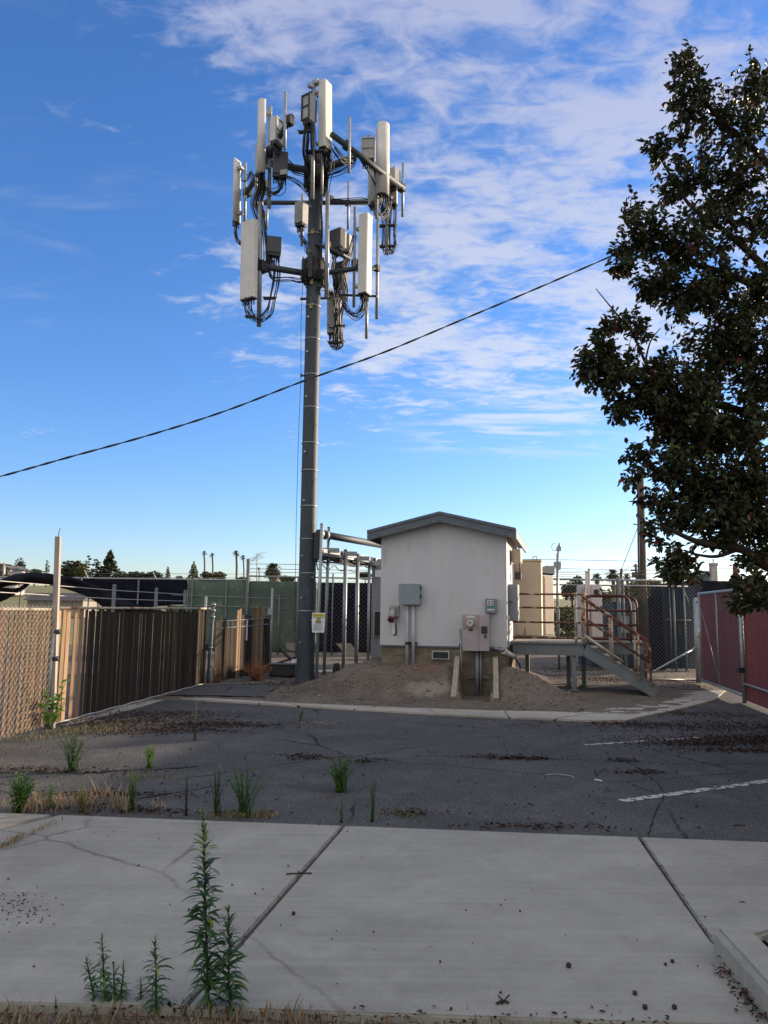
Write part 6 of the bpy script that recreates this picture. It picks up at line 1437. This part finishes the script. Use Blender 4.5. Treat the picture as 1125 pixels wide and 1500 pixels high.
def ground_cover():
    mb = MB()
    def tuft(p, n, h, sp, cols):
        for _ in range(n):
            a = rnd.uniform(0, 2 * PI); q = p + Vector((rnd.gauss(0, sp), rnd.gauss(0, sp), 0)); d = Vector((math.cos(a) * .45, math.sin(a) * .45, 1)); c = rnd.choice(cols); v = rnd.uniform(.6, 1.2)
            blade(mb, q, d, h * rnd.uniform(.5, 1.2), .007, (c[0] * v, c[1] * v, c[2] * v, 1), .15)
    pale = [(1, 1, 1), (1.1, 1.0, .9), (.8, .65, .5)]; green = [(.35, .6, .35), (.5, .65, .35)]
    for _ in range(150):
        px = rnd.uniform(0, 235)
        if noise.noise((px * .045, 3, 1)) < .08: continue
        p = G(px, 1192 - rnd.uniform(0, 14) + px * .006); tuft(p, 10, rnd.choice((.06, .1, .16)) * (1.2 if px < 190 else .5), .04, pale)
    for px, py, n, h in ((160, 1178, 34, .24), (145, 1184, 28, .25), (130, 1186, 20, .2), (100, 1186, 40, .16), (40, 1188, 40, .13), (15, 1186, 40, .16), (175, 1186, 30, .12), (60, 1186, 30, .12)): tuft(G(px, py), n, h, .07, pale)
    for px, py in ((560, 1195), (600, 1196), (595, 1190), (335, 1196), (360, 1197), (385, 1197), (300, 1196)): tuft(G(px, py), 36, .04, .06, pale + green)
    for _ in range(60): px = rnd.uniform(310, 400); tuft(G(px, 1196 + rnd.uniform(-4, 3)), 8, .05, .03, green + pale)
    for _ in range(70): px = rnd.uniform(-20, 180); tuft(G(px, 1083 - max(0, px - 20) * .10 + rnd.uniform(-4, 6)), 8, .10, .05, pale + green + green)
    for _ in range(40): t = rnd.random(); p = FP0.lerp(FP1, t) + Vector((.12, 0, 0)); tuft(p, 6, .09, .04, pale + green)
    for _ in range(30): tuft(G(rnd.gauss(640 - 420, 26), 1139 + rnd.gauss(0, 3)), 8, .04, .04, green + pale)
    for _ in range(25): tuft(G(rnd.gauss(465, 12), 1061 + rnd.gauss(0, 1)), 6, .05, .04, pale)
    for _ in range(16): tuft(G(rnd.gauss(600, 10), 1194 + rnd.gauss(0, 4)), 6, .04, .04, green)
    for k in range(26):
        t = k / 26; tuft(G(2 + 90 * t, 1242 - 40 * t + rnd.uniform(-2, 2), .02), 5 if t > .35 else 14, .05, .02, pale)
    for _ in range(420):
        x = rnd.uniform(-2.6, .9); tuft(Vector((x, FY - rnd.uniform(.02, .25), -.02)), 5, rnd.choice((.03, .05, .11)) * (1 if x < -.2 else .6), .03, pale + [(.5, .4, .3)])
    for _ in range(60): tuft(Vector((rnd.uniform(2.0, 4.5), rnd.uniform(3.2, 4.2), .14)), 6, .05, .05, pale)
    for _ in range(120):
        q = S(rnd.uniform(-3.2, -.2), rnd.uniform(-.2, 3.5), 0); q.z = hgt(q.x, q.y); tuft(q, 6, .07, .05, pale)
    tag(mb.build('dry_grass', M_dry), 'pale dry grass tufts along the cracks and the concrete edge', 'dry grass', kind='stuff')
    mb = MB()
    def lit(p, n, sp, sp2, cols, s=.03):
        for _ in range(n):
            q = p + Vector((rnd.gauss(0, sp), rnd.gauss(0, sp2), 0)); q.z = max(q.z, .0) + rnd.uniform(.004, .03); a = rnd.uniform(0, 2 * PI); d = Vector((math.cos(a), math.sin(a), rnd.uniform(-.3, .5))); c = rnd.choice(cols); v = rnd.uniform(.5, 1.5)
            leaf(mb, q, d, Vector((rnd.gauss(0, .4), rnd.gauss(0, .4), 1)).normalized(), s * rnd.uniform(.7, 1.6), s * rnd.uniform(.4, .7), (c[0] * v, c[1] * v, c[2] * v, 1))
    br = [(1, 1, 1), (1.6, 1.2, 1), (.6, .55, .55), (2.2, 1.5, 1)]
    for (px, py, sx, sy, n) in ((1000, 1066, .9, .22, 500), (1090, 1064, .5, .25, 400), (930, 1062, .4, .14, 260), (1060, 1087, .6, .16, 700), (1110, 1082, .35, .2, 500), (1020, 1091, .35, .08, 260), (1085, 1100, .35, .08, 300), (985, 1045, .4, .12, 220), (1060, 1050, .5, .15, 160),
                              (190, 1055, .6, .25, 600), (240, 1047, .5, .2, 400), (130, 1062, .35, .2, 260), (300, 1063, .5, .1, 360), (240, 1070, .5, .12, 420), (330, 1060, .3, .08, 160), (170, 1075, .4, .1, 160),
                              (735, 1110, .18, .05, 90), (755, 1112, .1, .03, 60), (790, 1112, .06, .03, 40), (535, 1116, .08, .03, 40), (455, 1112, .1, .03, 50), (445, 1108, .14, .04, 50), (915, 1115, .1, .03, 50), (930, 1132, .14, .04, 90), (600, 1192, .1, .03, 40), (780, 1212, .25, .03, 70), (50, 1130, .6, .06, 200), (170, 1165, .3, .05, 140), (205, 1190, .25, .03, 80),
                              (880, 1000, 1.0, .5, 900), (850, 985, .8, .6, 700), (930, 1002, .7, .4, 500), (375, 1002, .5, .25, 300), (400, 1004, .8, .3, 300), (440, 1010, .6, .2, 120), (880, 985, 1.2, .5, 500), (980, 985, .8, .6, 260), (790, 995, .4, .3, 120), (1000, 1012, .4, .2, 100)):
        p = G(px, py); p.z = max(0, hgt(p.x, p.y)) if py < 1030 else 0; lit(p, int(n * 1.1), sx * 1.15, sy * 1.15, br, .036); lit(p, int(n * .35), sx * 2.2, sy * 2.0, br, .03)
    for _ in range(500): x = rnd.uniform(-2.6, 1.2); lit(Vector((x, FY - rnd.uniform(.0, .25), -.02)), 1, .02, .02, br + [(3, 2.4, 1.6)], .022)
    for _ in range(260): lit(Vector((rnd.uniform(1.95, 4.5), rnd.uniform(3.0, 4.3), .136)), 1, .02, .02, br, .03)
    for _ in range(160): lit(G(rnd.uniform(0, 1125), rnd.uniform(1060, 1190)), 1, .1, .1, br, .025)
    for k in range(60):
        t = rnd.random(); x = J1(FY + (y1 - FY) * t); lit(Vector((x, FY + (y1 - FY) * t, -.01)), 2, .012, .03, br, .012)
    for k in range(60): t = rnd.random(); lit(Vector((J2(4.15 + 1.8 * t), 4.15 + 1.8 * t, -.01)), 2, .01, .03, br, .012)
    for _ in range(40): yy = 3.35 + .5 * rnd.random(); lit(Vector((kerbx(yy) - abs(rnd.gauss(0, .03)), yy, .02)), 3, .01, .02, br, .02)
    tag(mb.build('leaf_litter', M_litter, fix=False), 'brown fallen leaves and twigs drifted on the asphalt', 'leaf litter', kind='stuff')
    mb = MB()
    for _ in range(190):
        p = G(rnd.uniform(0, 1125), rnd.uniform(1058, 1200)) if rnd.random() < .7 else G(rnd.uniform(0, 1100), 1195 + 300 * rnd.random() ** 1.3)
        r = rnd.uniform(.005, .0125); on = p.y < frontline(p.x)
        mb.ball((p.x, p.y, (.02 if on else .0) + r * .7), r * (.6 if on else 1), sub=1, sq=(1, 1, .8))
    for px, py, r in ((833, 1417, .014), (930, 1457, .011), (945, 1478, .012), (988, 1478, .012), (985, 1410, .01), (975, 1414, .008), (430, 1340, .012), (795, 1214, .012), (735, 1470, .01)): p = G(px, py, .02); mb.ball((p.x, p.y, .02 + r * .7), r, sub=1)
    for _ in range(130):
        p = G(rnd.gauss(25, 30), rnd.gauss(1330, 14), .02); mb.ball((p.x, p.y, .021), rnd.uniform(.002, .006), sub=1, sq=(1, 1, .6))
    tag(mb.build('fallen_fruit', M_fruit), 'small dark fallen fruit and seeds scattered over the lot', 'fallen fruit', kind='stuff')
ground_cover()
def clods():
    mb = MB()
    for _ in range(900):
        u, v = rnd.uniform(-2.4, 4.2), rnd.uniform(-2.1, -.1)
        if 1.5 < u < 2.6: continue
        q = S(u, v, 0); q.z = hgt(q.x, q.y); r = rnd.uniform(.006, .022) * rnd.choice((.6, .8, 1, 1, 1.5)); g_ = rnd.uniform(.6, 1.7); mb.t = (g_, g_ * .97, g_ * .93, 1)
        mb.ball((q.x, q.y, q.z + r * .4), r, sub=1, sq=(rnd.uniform(.7, 1.4), rnd.uniform(.7, 1.4), rnd.uniform(.5, .9)))
    tag(mb.build('gravel', M_clod, fix=False), 'loose pale clods and stones strewn over the dirt mound', 'gravel', kind='stuff')
M_clod = mat('clod dirt', (.19, .165, .135), (.13, .11, .09), rough=.95, scale=20, tint=True)
clods()
def twigs():
    for pts, lab in (([(727, 1470), (738, 1466), (745, 1469)], 'dark broken twig on the concrete near the bottom centre'), ([(419, 1280), (440, 1279), (457, 1279)], 'thin dark twig lying across the concrete joint'), ([(1074, 1209), (1092, 1209)], 'short black stick on the asphalt near the right edge'),):
        way = [G(x, y, .026) for x, y in pts]; rt = thing('twig', lab, 'twig', way[0])
        mb = MB(); mb.tube(curve(way, 4), .0045, 5); mb.build('stick', M_bark, rt)
        mb = MB(); q = way[1] if len(way) > 2 else way[0].lerp(way[-1], .5); mb.bar(q, q + Vector((.03, .035, .008)), .003, 5); mb.bar(q, q + Vector((-.02, .03, .006)), .003, 5); mb.build('side_shoot', M_bark, rt)
    for pts, lab in (([(799, 1135), (818, 1134), (838, 1137), (840, 1140)], 'thin bent pale wire lying on the asphalt'), ([(871, 1142), (882, 1144)], 'short white scrap of pipe on the asphalt')):
        way = [G(x, y, .008) for x, y in pts]; mb = MB(); mb.tube(curve(way, 4), .0022 if len(pts) > 2 else .010, 6); tag(mb.build('litter_scrap', M_cab), lab, 'scrap')
    # junk by the tower foot
    b = P(420, 990, 19.3); b.z = .03; rt = thing('black_tub', 'black plastic tub of scrap on the ground left of the tower foot', 'tub', b)
    mb = MB(); mb.box(b + Vector((-.1, 0, .16)), .62, .45, .28, bev=.04); mb.build('tub', M_bin, rt)
    mb = MB(); mb.box(b + Vector((-.1, 0, .31)), .70, .5, .04, bev=.01); mb.build('rim', M_bin, rt)
    b = P(436, 990, 19.6); b.z = .03; rt = thing('pale_board', 'pale board scrap leaning beside the tower foot', 'board', b)
    mb = MB(); mb.box(b + Vector((-.05, 0, .22)), .28, .03, .42, X=(1, .1, .1), Z=(.1, .3, 1), bev=.004); mb.build('board', M_signw, rt)
    mb = MB(); mb.box(b + Vector((-.05, -.03, .3)), .28, .02, .04, X=(1, .1, .1)); mb.build('batten', M_cab, rt)
    b = P(412, 950, 20.2); rt = thing('scrap_timber', 'dark slanting timber scrap behind the black tub', 'timber', b)
    mb = MB(); mb.bar(P(410, 950, 20.2), P(428, 968, 20.0), .035, 6); mb.bar(P(405, 972, 20.1), P(436, 962, 20.3), .03, 6); mb.build('stick', M_dark, rt)
    a, c = P(456, 984, 19.2), P(520, 982, 19.6); rt = thing('ground_pipe', 'white pipe lying behind the cable bridge posts', 'pipe', a)
    mb = MB(); mb.bar(a, c, .03, 8); mb.build('pipe', M_signw, rt)
    b = P(492, 999, 17.3); b.z = hgt(b.x, b.y); rt = thing('stump', 'small dark stump beside the cable bridge posts', 'stump', b)
    mb = MB(); mb.tube([b - Vector((0, 0, .05)), b + Vector((.01, 0, .1)), b + Vector((0, 0, .19))], .07, 9, rad=[.10, .075, .06]); mb.build('stub', M_bark, rt)
twigs()
